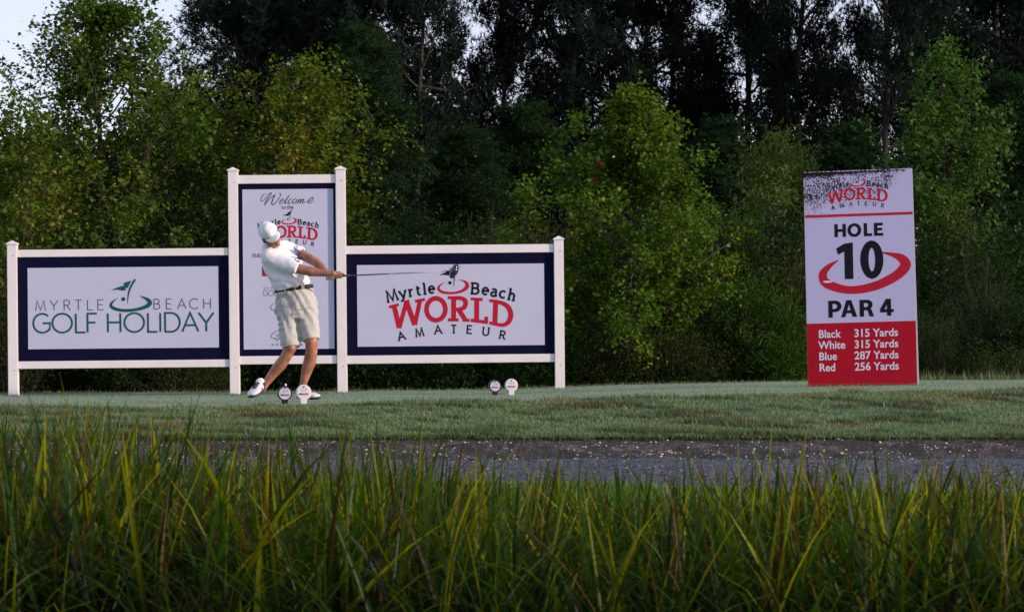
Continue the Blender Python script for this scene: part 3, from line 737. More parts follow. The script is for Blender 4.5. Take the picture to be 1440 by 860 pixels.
# ------------------------------------------------------------------ tee markers
M['mblack'] = mat_plain('black_plastic', (.012, .012, .016), .35)
M['mwhite'] = mat_plain('white_plastic', (.68, .65, .72), .35, .04)
def marker(px, py, Y, dark, sc, label, yawd, knob=False):
    c = P(px, py, Y); z = GZ(c.x, c.y)
    t = empty('tee_marker', (c.x, c.y, z - .004), (0, 0, R(yawd)), label=label, cat='tee marker', group='round tee markers')
    r = .071 * sc; zc = r + .040 * sc; m = M['mblack' if dark else 'mwhite']
    rot = Matrix.Rotation(R(90), 4, 'X')
    bm = bmesh.new(); box_bm(bm, (-.030 * sc, -.020, 0), (.030 * sc, .020, .06 * sc), .004); bm_obj('base', bm, m, t)
    bm = bmesh.new(); rr = bmesh.ops.create_cone(bm, segments=40, radius1=r, radius2=r, depth=.036, cap_ends=True, matrix=Matrix.Translation((0, -.0, zc)) @ rot)
    bmesh.ops.bevel(bm, geom=[e for e in bm.edges if len([f for f in e.link_faces if len(f.verts) > 8]) == 1], offset=.006, segments=2, affect='EDGES')
    d = bm_obj('disc', bm, m, t, smooth=False)
    bm = bmesh.new(); bmesh.ops.create_cone(bm, segments=36, radius1=r * .82, radius2=r * .82, depth=.003, cap_ends=True, matrix=Matrix.Translation((0, -.0195, zc)) @ rot)
    f = bm_obj('face_plate', bm, M['board'] if dark else M['mwhite'], d)
    if dark:
        bm = bmesh.new(); bmesh.ops.create_cone(bm, segments=40, radius1=r * 1.01, radius2=r * 1.01, depth=.008, cap_ends=True, matrix=Matrix.Translation((0, .023, zc)) @ rot)
        bm_obj('back_plate', bm, M['mwhite'], t)
    fn = lambda x, y, off: Vector((x * r, -.0212 - off, zc - y * r))
    p = Print(fn, .0004); s = Sub(p, 1 / 330, -645 / 330, -330 / 330)
    q = Sub(p, 1 / 400, -640 / 400, -.95 - .12)
    swoosh(q, 'red' if not dark else 'red', 'black')
    for i, ch in enumerate('MYRTLE'[:5]): glyph(p, 'black', 'MBWAH'[i], -.55 + i * .12, .26, .15, .05)
    for i in range(5): glyph(p, 'red', 'WORLD'[i], .06 + i * .125, .26, .15, .05)
    p.line('greenthin', [(-.5, .36), (.5, .36)], .04)
    p.build('lettering', f)
    if knob:
        bm = bmesh.new(); ball(bm, (.008, 0, zc + r + .012), (.011, .011, .013)); bmesh.ops.create_cone(bm, segments=10, radius1=.004, radius2=.004, depth=.03, matrix=Matrix.Translation((.008, 0, zc + r - .004)))
        bm_obj('knob', bm, M['mwhite'], t, smooth=True)
marker(400.5, 568.5, 28.6, True, .98, 'black rimmed round tee marker with small white knob beside the golfer shoe', 8, True)
marker(427, 568.5, 28.6, False, 1.05, 'white round tee marker right in front of the golfer far shoe', 6)
marker(696, 555, 33.4, True, .96, 'black rimmed round tee marker under the red lettered board', 9)
marker(719, 555, 33.4, False, 1.03, 'white round tee marker alone near the right end of the long sign', 4)
# ------------------------------------------------------------------ the golfer
def mat_skin():
    m, n, l, b = newmat('tanned_skin')
    t = noise_node(n, l, 14, 6, .6)
    r = ramp(n, l, t.outputs[0], [(.3, (.22, .078, .045)), (.5, (.32, .13, .08)), (.7, (.42, .175, .115))])
    l.new(r.outputs[0], b.inputs['Base Color']); b.inputs['Roughness'].default_value = .5
    b.inputs['Subsurface Weight'].default_value = .08; b.inputs['Subsurface Radius'].default_value = (.02, .008, .004); b.inputs['Subsurface Scale'].default_value = .4
    return m
def mat_cloth(name, col, wave=None, rough=.85, bs=.5, sc=9, dist=.02):
    m, n, l, b = newmat(name)
    t = noise_node(n, l, 5, 5, .6)
    r = ramp(n, l, t.outputs[0], [(.3, [c * .95 for c in col]), (.7, col)])
    l.new(r.outputs[0], b.inputs['Base Color']); b.inputs['Roughness'].default_value = rough
    b.inputs['Sheen Weight'].default_value = .15; b.inputs['Specular IOR Level'].default_value = .2
    t2 = noise_node(n, l, sc, 3, .5, vec_scale=wave or (1, 1, 1)); t2.inputs['Distortion'].default_value = .8
    bp = n.new('ShaderNodeBump'); bp.inputs['Strength'].default_value = bs; bp.inputs['Distance'].default_value = dist
    l.new(t2.outputs[0], bp.inputs['Height']); l.new(bp.outputs[0], b.inputs['Normal'])
    return m
M['skin'] = mat_skin()
M['shirt'] = mat_cloth('white_polo_knit', (.82, .81, .86), (1, 1, 2.2), bs=.55)
M['shorts'] = mat_cloth('stone_cotton', (.44, .435, .43), (1.4, 1, .7), bs=.5, sc=10)
M['cap'] = mat_cloth('white_cap_cotton', (.80, .80, .82), bs=.15, sc=20)
M['hair'] = mat_plain('grey_brown_hair', (.07, .05, .04), .8, .4, 60, .8, 120)
M['belt'] = mat_plain('black_leather', (.012, .012, .014), .35)
M['buckle'] = mat_plain('steel', (.16, .16, .17), .25, .05, 5, metal=1)
M['shoe'] = mat_plain('white_leather', (.62, .61, .66), .4, .06, 10)
M['sole'] = mat_plain('dark_rubber', (.03, .03, .045), .6)
M['lace'] = mat_plain('dark_lace', (.05, .045, .04), .8)
M['sock'] = mat_plain('sock_cotton', (.72, .70, .78), .9, .05, 30, .3)
M['seam'] = mat_plain('cap_stitching', (.42, .42, .46), .9)
M['eye'] = mat_plain('eye_white', (.6, .55, .5), .3)
M['iris'] = mat_plain('iris', (.03, .02, .015), .2)
M['lip'] = mat_plain('lips', (.30, .09, .07), .5)
M['shaft'] = mat_plain('blue_shaft', (.03, .04, .20), .25, .1, 3)
M['shaft2'] = mat_plain('silver_shaft', (.42, .42, .55), .3, .05, 3)
M['grip'] = mat_plain('rubber_grip', (.015, .015, .02), .7)
M['head'] = mat_plain('driver_head', (.012, .014, .03), .18, .1, 3, spec=.8)
M['glove'] = mat_plain('white_glove', (.20, .20, .21), .7, .5, 60, .4)
M['logo'] = mat_plain('shirt_print', (.06, .08, .22), .8, .2, 40)

GY = 30.0
def Q(px, py, d=0.0): return P(px, py, GY - d)
foot0 = Q(395, 562); gx, gzz = foot0.x, GZ(foot0.x, GY)
golfer = empty('person', (gx, GY, gzz), label='golfer in white cap, white polo and stone shorts swinging before the tall board', cat='person')
INV = Matrix.Translation((-gx, -GY, -gzz))
DZ = 0.0
def q_(px, py, d=0.0):
    return INV @ Q(px, py, d)
MP = 1 / 140.0
# head frame
HU = Vector((-.46, -.55, .70)).normalized(); HF = Vector((.54, -.62, -.57)); HF = (HF - HU * HF.dot(HU)).normalized(); HR = HF.cross(HU)
HC = q_(379.5, 329, .20)
HM = Matrix((HR, HF, HU)).transposed()       # local x right, y forward, z up
def hp(x, y, z): return HC + HR * x + HF * y + HU * z
def hball(bm, x, y, z, r, n=14): ball(bm, hp(x, y, z), r, HM, n)

bm = bmesh.new()
hball(bm, 0, 0, .02, (.078, .098, .105), 20)
hball(bm, 0, .035, -.055, (.058, .062, .07), 16)      # jaw
hball(bm, 0, .075, -.098, (.028, .026, .022))         # chin
hball(bm, 0, .088, -.035, (.048, .03, .03))           # cheeks/mouth mass
hball(bm, .036, .07, -.02, (.026, .026, .024)); hball(bm, -.036, .07, -.02, (.026, .026, .024))
hball(bm, 0, .112, -.018, (.014, .02, .03)); hball(bm, 0, .124, -.032, (.017, .015, .013))   # nose
hball(bm, 0, .098, .032, (.055, .012, .012))          # brow
for s in (-1, 1): hball(bm, s * .086, .006, -.014, (.012, .02, .034))
nb = q_(386, 348, .08)
limb(bm, [(hp(0, -.02, -.05), .062), (nb, .068), (q_(389, 358, .03), .075)])
# trunk under the clothes
loft(bm, [(q_(392, 352, .0), .07, .06), (q_(394, 360, .02), .15, .09), (q_(398, 376, .02), .165, .115), (q_(406, 396, .03), .165, .12), (q_(413, 410, .01), .165, .12), (q_(418, 434, 0), .18, .13), (q_(418, 446, 0), .12, .10)], 22)
SR, SLh = q_(380, 361, .13), q_(407, 350, -.11)
ball(bm, SR, (.07, .07, .07)); ball(bm, SLh, (.066, .066, .066))
ER, WR = q_(426, 379.5, .26), q_(462, 384.5, .31)
EL, WL = q_(444, 368.5, .10), q_(461, 385, .27)
limb(bm, [(SR, .062), (q_(402, 371, .21), .056), (ER, .049), (q_(437, 381.5, .275), .051), (q_(451, 383.5, .295), .038), (WR, .031)])
limb(bm, [(SLh, .06), (q_(426, 358.5, -.01), .051), (EL, .046), (q_(450, 374, .15), .045), (q_(456.5, 380, .22), .036), (WL, .031)])
# hands closed round the grip
CA = q_(459.5, 388.6, .285)
CB = q_(492, 386.4, .30)
cd = (CB - CA).normalized(); cy = Vector((0, -1, 0)); cy = (cy - cd * cy.dot(cd)).normalized(); cz = cd.cross(cy) * -1
if cz.z < 0: cz = -cz
def gp(t, ang, rad):  # point round the grip: t metres along from CA, ang degrees from up towards the camera
    a = R(ang); return CA + cd * t + cz * math.cos(a) * rad + cy * math.sin(a) * rad
def hand(bm, t0, wrist, dirn, a_palm, spread=.0205):
    # palm pad on side a_palm of the shaft, fingers wrapping on past it
    mid = gp(t0 + .035, a_palm, .032)
    limb(bm, [(wrist, .030), (wrist.lerp(mid, .55), .033)], 12)
    for k in range(4):
        tt = t0 + .003 + spread * k
        rad = .0095 - .0007 * abs(k - 1.3)
        limb(bm, [(wrist.lerp(mid, .6), .020), (gp(tt, a_palm - 12 * dirn, .034), .013)], 8)
        pts = [(gp(tt + .002 * j, a_palm + dirn * a, rr), rad * (1.12 - .07 * j)) for j, (a, rr) in enumerate(((-10, .034), (32, .033), (78, .027), (128, .0235), (172, .022), (205, .021)))]
        limb(bm, pts, 8)
    th = [(wrist.lerp(mid, .5), .016), (gp(t0 + .055, a_palm - dirn * 62, .030), .0125), (gp(t0 + .080, a_palm - dirn * 84, .024), .0105), (gp(t0 + .098, a_palm - dirn * 92, .021), .009)]
    limb(bm, th, 8)
hand(bm, .075, WR, 1, 40)     # bare hand nearer the club head, over the top
# legs
HL, HRt = q_(404, 440, .0), q_(430, 437, .0)
KL, KR = q_(408.5, 489, .10), q_(438, 480, .10)
AL, AR = q_(373, 540, .02), q_(424.5, 548, .02)
limb(bm, [(HL, .095), (q_(407, 465, .05), .083), (KL, .062), (q_(401, 503, .075), .056), (q_(394, 513, .05), .062), (q_(384, 525, .03), .050), (AL, .036), (q_(369, 546, .03), .04)], 18)
limb(bm, [(HRt, .095), (q_(435, 460, .05), .083), (KR, .064), (q_(438, 494, .08), .060), (q_(436, 507, .05), .066), (q_(431, 522, .03), .054), (q_(427, 537, .02), .037), (AR, .036), (q_(425, 554, .03), .04)], 18)
ball(bm, KL + Vector((0, -.035, 0)), (.038, .03, .042)); ball(bm, KR + Vector((0, -.035, 0)), (.038, .03, .042))
body = remeshed('body', bm, .0055, 3, M['skin'], golfer)

# gloved hand nearer the butt of the club
bm = bmesh.new(); hand(bm, .0, WL, -1, 128)
remeshed('glove', bm, .005, 2, M['glove'], golfer)
# eyes, lips, hair
for s in (-1, 1):
    bm = bmesh.new(); hball(bm, s * .031, .088, .006, (.0125, .0125, .011)); e_ = bm_obj('eye', bm, M['eye'], golfer, smooth=True)
    bm = bmesh.new(); hball(bm, s * .031, .099, .004, (.0055, .003, .0055)); bm_obj('iris', bm, M['iris'], e_, smooth=True)
bm = bmesh.new(); hball(bm, 0, .116, -.060, (.024, .006, .005)); hball(bm, 0, .113, -.067, (.020, .006, .006)); bm_obj('lips', bm, M['lip'], golfer, smooth=True)
bm = bmesh.new(); hball(bm, 0, -.022, .006, (.084, .088, .082), 18); hball(bm, -.0, -.058, -.035, (.072, .058, .055)); hball(bm, .074, -.012, -.024, (.026, .045, .036)); hball(bm, -.070, -.01, -.02, (.022, .04, .033))
for s in (-1, 1): hball(bm, s * .072, .022, -.002, (.011, .014, .03))
hair = remeshed('hair', bm, .006, 1, M['hair'], golfer)
for v in hair.data.vertices: v.co += Vector(mnoise.noise_vector(v.co * 70)) * .004

# cap: crown, brim, button, seams
def dome(nu=40, nv=14):
    V, Fc = [], []
    for j in range(nv + 1):
        for i in range(nu):
            th = 2 * math.pi * i / nu
            ph = (math.pi / 2 + .12 + .10 * math.sin(th)) * j / nv; r = math.sin(ph); zz = math.cos(ph) * .84
            seam = 1 - .022 * max(0, 1 - abs(((th / (math.pi / 3)) % 1) - .0) * 14) if j else 1
            front = 1 + .05 * max(0, math.sin(th)) * (ph / 1.57) ** 2
            p_ = Vector((math.cos(th) * r * .094, math.sin(th) * r * .118 * front, .044 + max(zz, -.25) * .108 * (1 - .04 * (r > .6))))
            V.append(hp(*(p_ * seam)))
    for j in range(nv):
        for i in range(nu):
            a, b = j * nu + i, j * nu + (i + 1) % nu
            Fc.append((a, b, b + nu, a + nu))
    return V, Fc
V, Fc = dome(); V = [v + Vector(mnoise.noise_vector(v * 14)) * .007 for v in V]; cap = link('cap', mesh_py('cap', V, Fc, True), M['cap'], golfer)
s = cap.modifiers.new('s', 'SOLIDIFY'); s.thickness = .003; s.offset = 1
V, Fc = [], []
nu, nv = 22, 8
for j in range(nv + 1):
    for i in range(nu + 1):
        t = -1 + 2 * i / nu; a = R(90) - t * R(56)
        rx, ry = .090, .108
        ext = .106 * (1 - abs(t) ** 2.6) ** .55 * j / nv
        x, y = math.cos(a) * rx * (1 + .05 * j / nv), math.sin(a) * ry + ext
        z = .030 - .022 * abs(x / .1) ** 2 * 1.0 - .012 * (j / nv) ** 2
        V.append(hp(x, y, z))
for j in range(nv):
    for i in range(nu):
        a = j * (nu + 1) + i; Fc.append((a, a + 1, a + nu + 2, a + nu + 1))
brim = link('brim', mesh_py('brim', V, Fc, True), M['cap'], cap); s = brim.modifiers.new('s', 'SOLIDIFY'); s.thickness = .005
bm = bmesh.new(); hball(bm, 0, 0, .136, (.009, .009, .005)); bm_obj('button', bm, M['cap'], cap, smooth=True)
for i in range(3):
    th = math.pi / 3 * i; V = []; Fc = []
    for k in range(25):
        ph = -1.55 + 3.1 * k / 24
        c_ = Vector((math.cos(th) * math.sin(ph) * .0946, math.sin(th) * math.sin(ph) * .121, .044 + math.cos(ph) * .0920))
        sd_ = Vector((-math.sin(th), math.cos(th), 0)) * .0018
        V += [hp(*(c_ + sd_)), hp(*(c_ - sd_))]
        if k: Fc.append((2 * k - 2, 2 * k - 1, 2 * k + 1, 2 * k))
    link('seam', mesh_py('seam', V, Fc), M['seam'], cap)

# polo shirt
bm = bmesh.new()
loft(bm, [(q_(385, 345.5, .02), .075, .06), (q_(386, 347.5, .03), .12, .085, (1, .5, .05)), (q_(389, 351, .04), .165, .115, (1, .5, .05)), (q_(391.5, 361, .03), .190, .138, (1, .45, .08)), (q_(398, 376, .03), .192, .145, (1, .3, .1)), (q_(405, 391, .03), .190, .145, (1, .1, .1)), (q_(410, 400, .02), .190, .142), (q_(412.5, 405.5, .01), .188, .138), (q_(414, 409, .01), .181, .132)], 30)
ball(bm, SR + Vector((-.005, 0, .0)), (.095, .09, .10)); ball(bm, SLh, (.08, .08, .078)); ball(bm, q_(377, 350, .08), (.07, .07, .07)); ball(bm, q_(398, 343.5, -.03), (.09, .08, .05))
ball(bm, q_(409, 396, .12), (.13, .09, .08))                                # blouse of cloth above the belt
dR = (ER - SR).normalized(); dL = (EL - SLh).normalized()
loft(bm, [(SR - dR * .02, .088, .088), (SR + dR * .10, .092, .084), (q_(421.0, 377.3, .245), .088, .080)], 20)
loft(bm, [(SLh - dL * .02, .075, .075), (SLh + dL * .07, .078, .074), (q_(423.0, 356.0, .0), .076, .073)], 20)
loft(bm, [(q_(385, 371, .05), .09, .10), (q_(395, 377, .06), .10, .10)], 16)
shirt = remeshed('shirt', bm, .009, 5, M['shirt'], golfer)
sh_ax = (ER - SR).normalized()
SN = [(v.co.copy(), v.normal.copy()) for v in shirt.data.vertices]
for v, (p_, n_) in zip(shirt.data.vertices, SN):
    # drag folds radiate from the near arm pit, long soft rolls across sleeve and belly
    along = (p_ - SR).dot(sh_ax); u = p_ - SR - sh_ax * along
    f1 = math.sin((u.z * 62 + mnoise.noise(p_ * 5) * 5)) * .5 + .5
    d1 = -.010 * f1 * min(1, max(0, along / .1)) * (1 if p_.z > 1.18 else .4)
    dg_ = (p_.x * .75 + p_.z * .66)
    f2 = math.sin(dg_ * 48 + mnoise.noise(p_ * 6) * 4)
    d2 = -.009 * (f2 * .5 + .5) * (1 if p_.z < 1.33 else .45)
    v.co = p_ + n_ * (d1 + d2 + mnoise.noise(p_ * 9) * .003)
# neck opening: flat collar + placket
def collar():
    V, Fc = [], []; N = 26; c0 = q_(386, 350.0, .075); ax = Vector((.30, -.45, .84)).normalized(); x_ = Vector((1, 0, 0)); x_ = (x_ - ax * x_.dot(ax)).normalized(); y_ = ax.cross(x_)
    for i in range(N + 1):
        t = R(-70 + 320 * i / N) + R(30)
        dr = x_ * math.cos(t) + y_ * math.sin(t)
        V += [c0 + dr * .074 + ax * .038, c0 + dr * .082 + ax * .04, c0 + dr * (.118 + .018 * (i in (0, 1, N, N - 1))) - ax * .006]
        if i:
            a = 3 * i - 3; Fc += [(a, a + 1, a + 4, a + 3), (a + 1, a + 2, a + 5, a + 4)]
    o = link('collar', mesh_py('collar', V, Fc, True), M['shirt'], shirt); s = o.modifiers.new('s', 'SOLIDIFY'); s.thickness = .004
collar()
# navy leaf print on the chest, laid on the cloth
bvh = BVHTree.FromPolygons([v.co for v in shirt.data.vertices], [tuple(p.vertices) for p in shirt.data.polygons])
def laid(name, mat, strokes, parent):
    V, Fc = [], []
    for pts, wds in strokes:
        b0 = len(V); n_ = len(pts)
        for i, (x, y) in enumerate(pts):
            a = Vector(pts[max(i - 1, 0)]); b = Vector(pts[min(i + 1, n_ - 1)]); t = (b - a).normalized(); nn = Vector((-t.y, t.x)) * wds[i] / 2
            for sgn in (1, -1):
                src = q_(x + nn.x * sgn, y + nn.y * sgn, 1.5); h = bvh.ray_cast(src, Vector((0, 1, 0)))
                V.append((h[0] if h[0] else q_(x, y, .1)) + Vector((.0, -.008, .0)))
            if i: Fc.append((b0 + 2 * i - 2, b0 + 2 * i - 1, b0 + 2 * i + 1, b0 + 2 * i))
    link(name, mesh_py(name, V, Fc), mat, parent)
lf = lambda x0, y0, x1, y1, w_: ([(x0 + (x1 - x0) * t, y0 + (y1 - y0) * t) for t in (0, .25, .5, .75, 1)], [.1, w_, w_ * 1.1, w_ * .8, .1])
laid('chest_print', M['logo'], [lf(410, 345.5, 416.5, 353, 4.4), lf(409.5, 350.5, 417.5, 359, 4.0), lf(405, 355, 415.5, 364.5, 3.6), lf(404, 359.5, 409, 363, 1.2), lf(401, 357, 404, 360, 1)], shirt)
M['piping'] = mat_plain('red_piping', (.45, .12, .16), .8)
laid('piping', M['piping'], [lf(410.2, 340, 412.2, 345.5, .8), lf(408.5, 348, 410, 350.5, .6)], shirt)

# shorts
bm = bmesh.new()
loft(bm, [(q_(413.6, 405.5, .01), .186, .136, (1, 0, .13)), (q_(414.5, 413, .01), .198, .142, (1, 0, .10)), (q_(416.5, 428, .0), .224, .155), (q_(417, 441, 0), .222, .15), (q_(417, 452, .02), .19, .13)], 30)
loft(bm, [(q_(403.5, 436, .01), .118, .125), (q_(405.5, 455, .03), .116, .120), (q_(407.5, 472, .06), .106, .112), (q_(410, 488.5, .085), .096, .100)], 24)
loft(bm, [(q_(431, 434, .01), .118, .125), (q_(434, 452, .03), .115, .120), (q_(436.3, 466, .06), .104, .108), (q_(438.2, 478.5, .085), .092, .100)], 24)
shorts = remeshed('shorts', bm, .009, 5, M['shorts'], golfer)
SN = [(v.co.copy(), v.normal.copy()) for v in shorts.data.vertices]
for v, (p_, n_) in zip(shorts.data.vertices, SN):
    f = math.sin(p_.x * 55 + p_.z * 30 + mnoise.noise(p_ * 4) * 5) * .5 + .5
    g_ = math.sin((p_.z * 70 - p_.x * 22) + mnoise.noise(p_ * 5 + Vector((5, 0, 0))) * 5) * .5 + .5
    left = 1 if p_.x < .12 else .5
    hemk = min(1, max(.15, (p_.z - .60) / .12)); f *= hemk; g_ *= hemk
    v.co = p_ + n_ * (-.010 * f - .012 * g_ * left + mnoise.noise(p_ * 9) * .008)
bvh = BVHTree.FromPolygons([v.co for v in shorts.data.vertices], [tuple(p.vertices) for p in shorts.data.polygons])
M['shortline'] = mat_plain('stitched_edge', (.20, .19, .17), .9)
line_ = lambda pts, w_: (pts, [w_] * len(pts))
laid('pocket_seam', M['shortline'], [line_([(401, 432.5), (407, 431.5), (413, 431), (419, 429.5), (423, 428)], .8)], shorts)
laid('pocket_seam', M['shortline'], [line_([(402.5, 413), (402, 420), (400.8, 427), (400.6, 432)], .7)], shorts)
laid('fly_seam', M['shortline'], [line_([(434, 411), (432.6, 425), (431.5, 440)], .5)], shorts)
bm = bmesh.new()
bs = [(q_(412.8, 403.2, .01), .193, .143, (1, 0, .14), (-.14, 0, 1)), (q_(413.4, 408.2, .01), .195, .145, (1, 0, .14), (-.14, 0, 1))]
loft(bm, bs, 40, cap=False); belt = bm_obj('belt', bm, M['belt'], golfer, smooth=True); s = belt.modifiers.new('s', 'SOLIDIFY'); s.thickness = .004
for a_ in (246, 276):
    c_ = q_(413.1, 405.7, .01); dr = Vector((math.cos(R(a_)) * .197, math.sin(R(a_)) * .147, math.cos(R(a_)) * .197 * .14))
    bm = bmesh.new(); box_bm(bm, (-.006, -.004, -.024), (.006, .004, .024), .002, Matrix.Translation(c_ + dr) @ Matrix.Rotation(R(a_ + 90), 4, 'Z')); bm_obj('belt_loop', bm, M['shorts'], shorts)
c_ = q_(413.1, 405.7, .01); a_ = 300; dr = Vector((math.cos(R(a_)) * .199, math.sin(R(a_)) * .149, math.cos(R(a_)) * .199 * .14))
bm = bmesh.new(); box_bm(bm, (-.02, -.004, -.018), (.02, .004, .018), .003, Matrix.Translation(c_ + dr) @ Matrix.Rotation(R(a_ + 90), 4, 'Z')); bm_obj('buckle', bm, M['buckle'], belt)

# shoes and socks
def shoe(ankle, toe, heel, up):
    f = (toe - heel); Ln = f.length; f.normalize(); up = Vector(up); up = (up - f * up.dot(f)).normalized(); sd_ = f.cross(up)
    Mx = Matrix((sd_, f, up)).transposed()
    def at(x, y, z): return heel + sd_ * x + f * y + up * z
    def bl(bm, x, y, z, r): ball(bm, at(x, y, z), r, Mx, 16)
    sl_ = Ln; SW = 1.22
    bm = bmesh.new()
    loft(bm, [(at(0, .0, .045), .036 * SW, .035 * SW, sd_), (at(0, .05, .05), .040 * SW, .042 * SW, sd_), (at(0, .11, .047), .045 * SW, .037 * SW, sd_), (at(.002, .17, .040), .053 * SW, .030 * SW, sd_), (at(.004, .225, .034), .053 * SW, .026 * SW, sd_), (at(.002, .27, .030), .040 * SW, .020 * SW, sd_), (at(0, .29, .026), .02 * SW, .012 * SW, sd_)], 20)
    bl(bm, 0, .028, .05, (.038, .036, .045)); limb(bm, [(at(0, .045, .06), .042), (at(0, .048, .085), .040)], 16)
    u = remeshed('shoe', bm, .006, 3, M['shoe'], golfer)
    bm = bmesh.new()
    loft(bm, [(at(0, -.012, .012), .028 * SW, .014 * SW, sd_), (at(0, .02, .012), .041 * SW, .016 * SW, sd_), (at(0, .09, .012), .042 * SW, .014 * SW, sd_), (at(.002, .17, .012), .053 * SW, .015 * SW, sd_), (at(.004, .235, .013), .053 * SW, .015 * SW, sd_), (at(.002, .28, .016), .040 * SW, .014 * SW, sd_), (at(0, .302, .020), .018 * SW, .010 * SW, sd_)], 20)
    remeshed('sole', bm, .006, 2, M['sole'], u)
    for k in range(5):
        y = .10 + k * .022; V = []
        bm = bmesh.new()
        for sgn in (1, -1): limb(bm, [(at(-.026 * sgn, y, .092 - k * .0066), .0045), (at(0, y + .010, .105 - k * .0072), .0045), (at(.026 * sgn, y + .02, .088 - k * .0066), .0045)], 6)
        bm_obj('lace', bm, M['lace'], u, smooth=True)
    bm = bmesh.new()
    for sgn in (1, -1): bl(bm, .040 * sgn, .05, .050, (.014, .05, .026)); bl(bm, .047 * sgn, .15, .040, (.014, .035, .016))
    bm_obj('side_patch', bm, M['sole'], u, smooth=True)
    bm = bmesh.new(); d_ = (ankle - at(0, .05, .09)).normalized()
    limb(bm, [(at(0, .05, .085), .038), (at(0, .05, .10) + d_ * .025, .0385)], 16); ringp = at(0, .05, .105) + d_ * .03
    bm_obj('sock', bm, M['sock'], golfer, smooth=True)
tl = q_(353.5, 560.0, .27); hl = q_(370.5, 546.0, .0)
shoe(AL, tl, hl, (-.25, -.25, 1))
tr = q_(443.5, 561.0, .14); hr = q_(421, 559.5, -.03)
shoe(AR, tr, hr, (0, -.1, 1))

# the driver, a thing of its own held in the hands
c0 = q_(458.8, 388.7, .285); c1 = q_(634, 381.0, .33)
W0 = INV.inverted()
club = empty('golf_club', W0 @ c0, label='golf driver with blue shaft held out level in the hands of the golfer', cat='golf club')
def cl(p_): return (W0 @ p_) - (W0 @ c0)
def tube(name, a, b, r0, r1, mat, parent):
    bm = bmesh.new(); loft(bm, [(a, r0, r0, (0, 0, 1)), (b, r1, r1, (0, 0, 1))], 10); return bm_obj(name, bm, mat, parent, smooth=True)
Pn = lambda t: cl(c0.lerp(c1, t))
tube('grip', Pn(0), Pn(.20), .0135, .0095, M['grip'], club)
tube('shaft', Pn(.20), Pn(.55), .0072, .0066, M['shaft'], club)
tube('shaft_tip', Pn(.55), Pn(1.0), .0066, .0050, M['shaft2'], club)
bm = bmesh.new(); hc = cl(q_(638.5, 381.5, .34)); rotm = Matrix.Rotation(R(28), 3, 'Y')
for (dx, dz, r) in ((0, .0, (.040, .05, .062)), (.012, .035, (.032, .045, .042)), (-.018, -.038, (.028, .04, .035))):
    ball(bm, hc + Vector((dx, 0, dz)), r, rotm, 18)
limb(bm, [(Pn(.955), .007), (Pn(1.0), .009), (hc + Vector((-.01, 0, 0)), .012)], 10)
hd = remeshed('club_head', bm, .005, 3, M['head'], club)
bm = bmesh.new(); ball(bm, hc + Vector((.036, -.004, .012)), (.006, .036, .052), rotm, 16); bm_obj('club_face', bm, M['buckle'], hd, smooth=True)
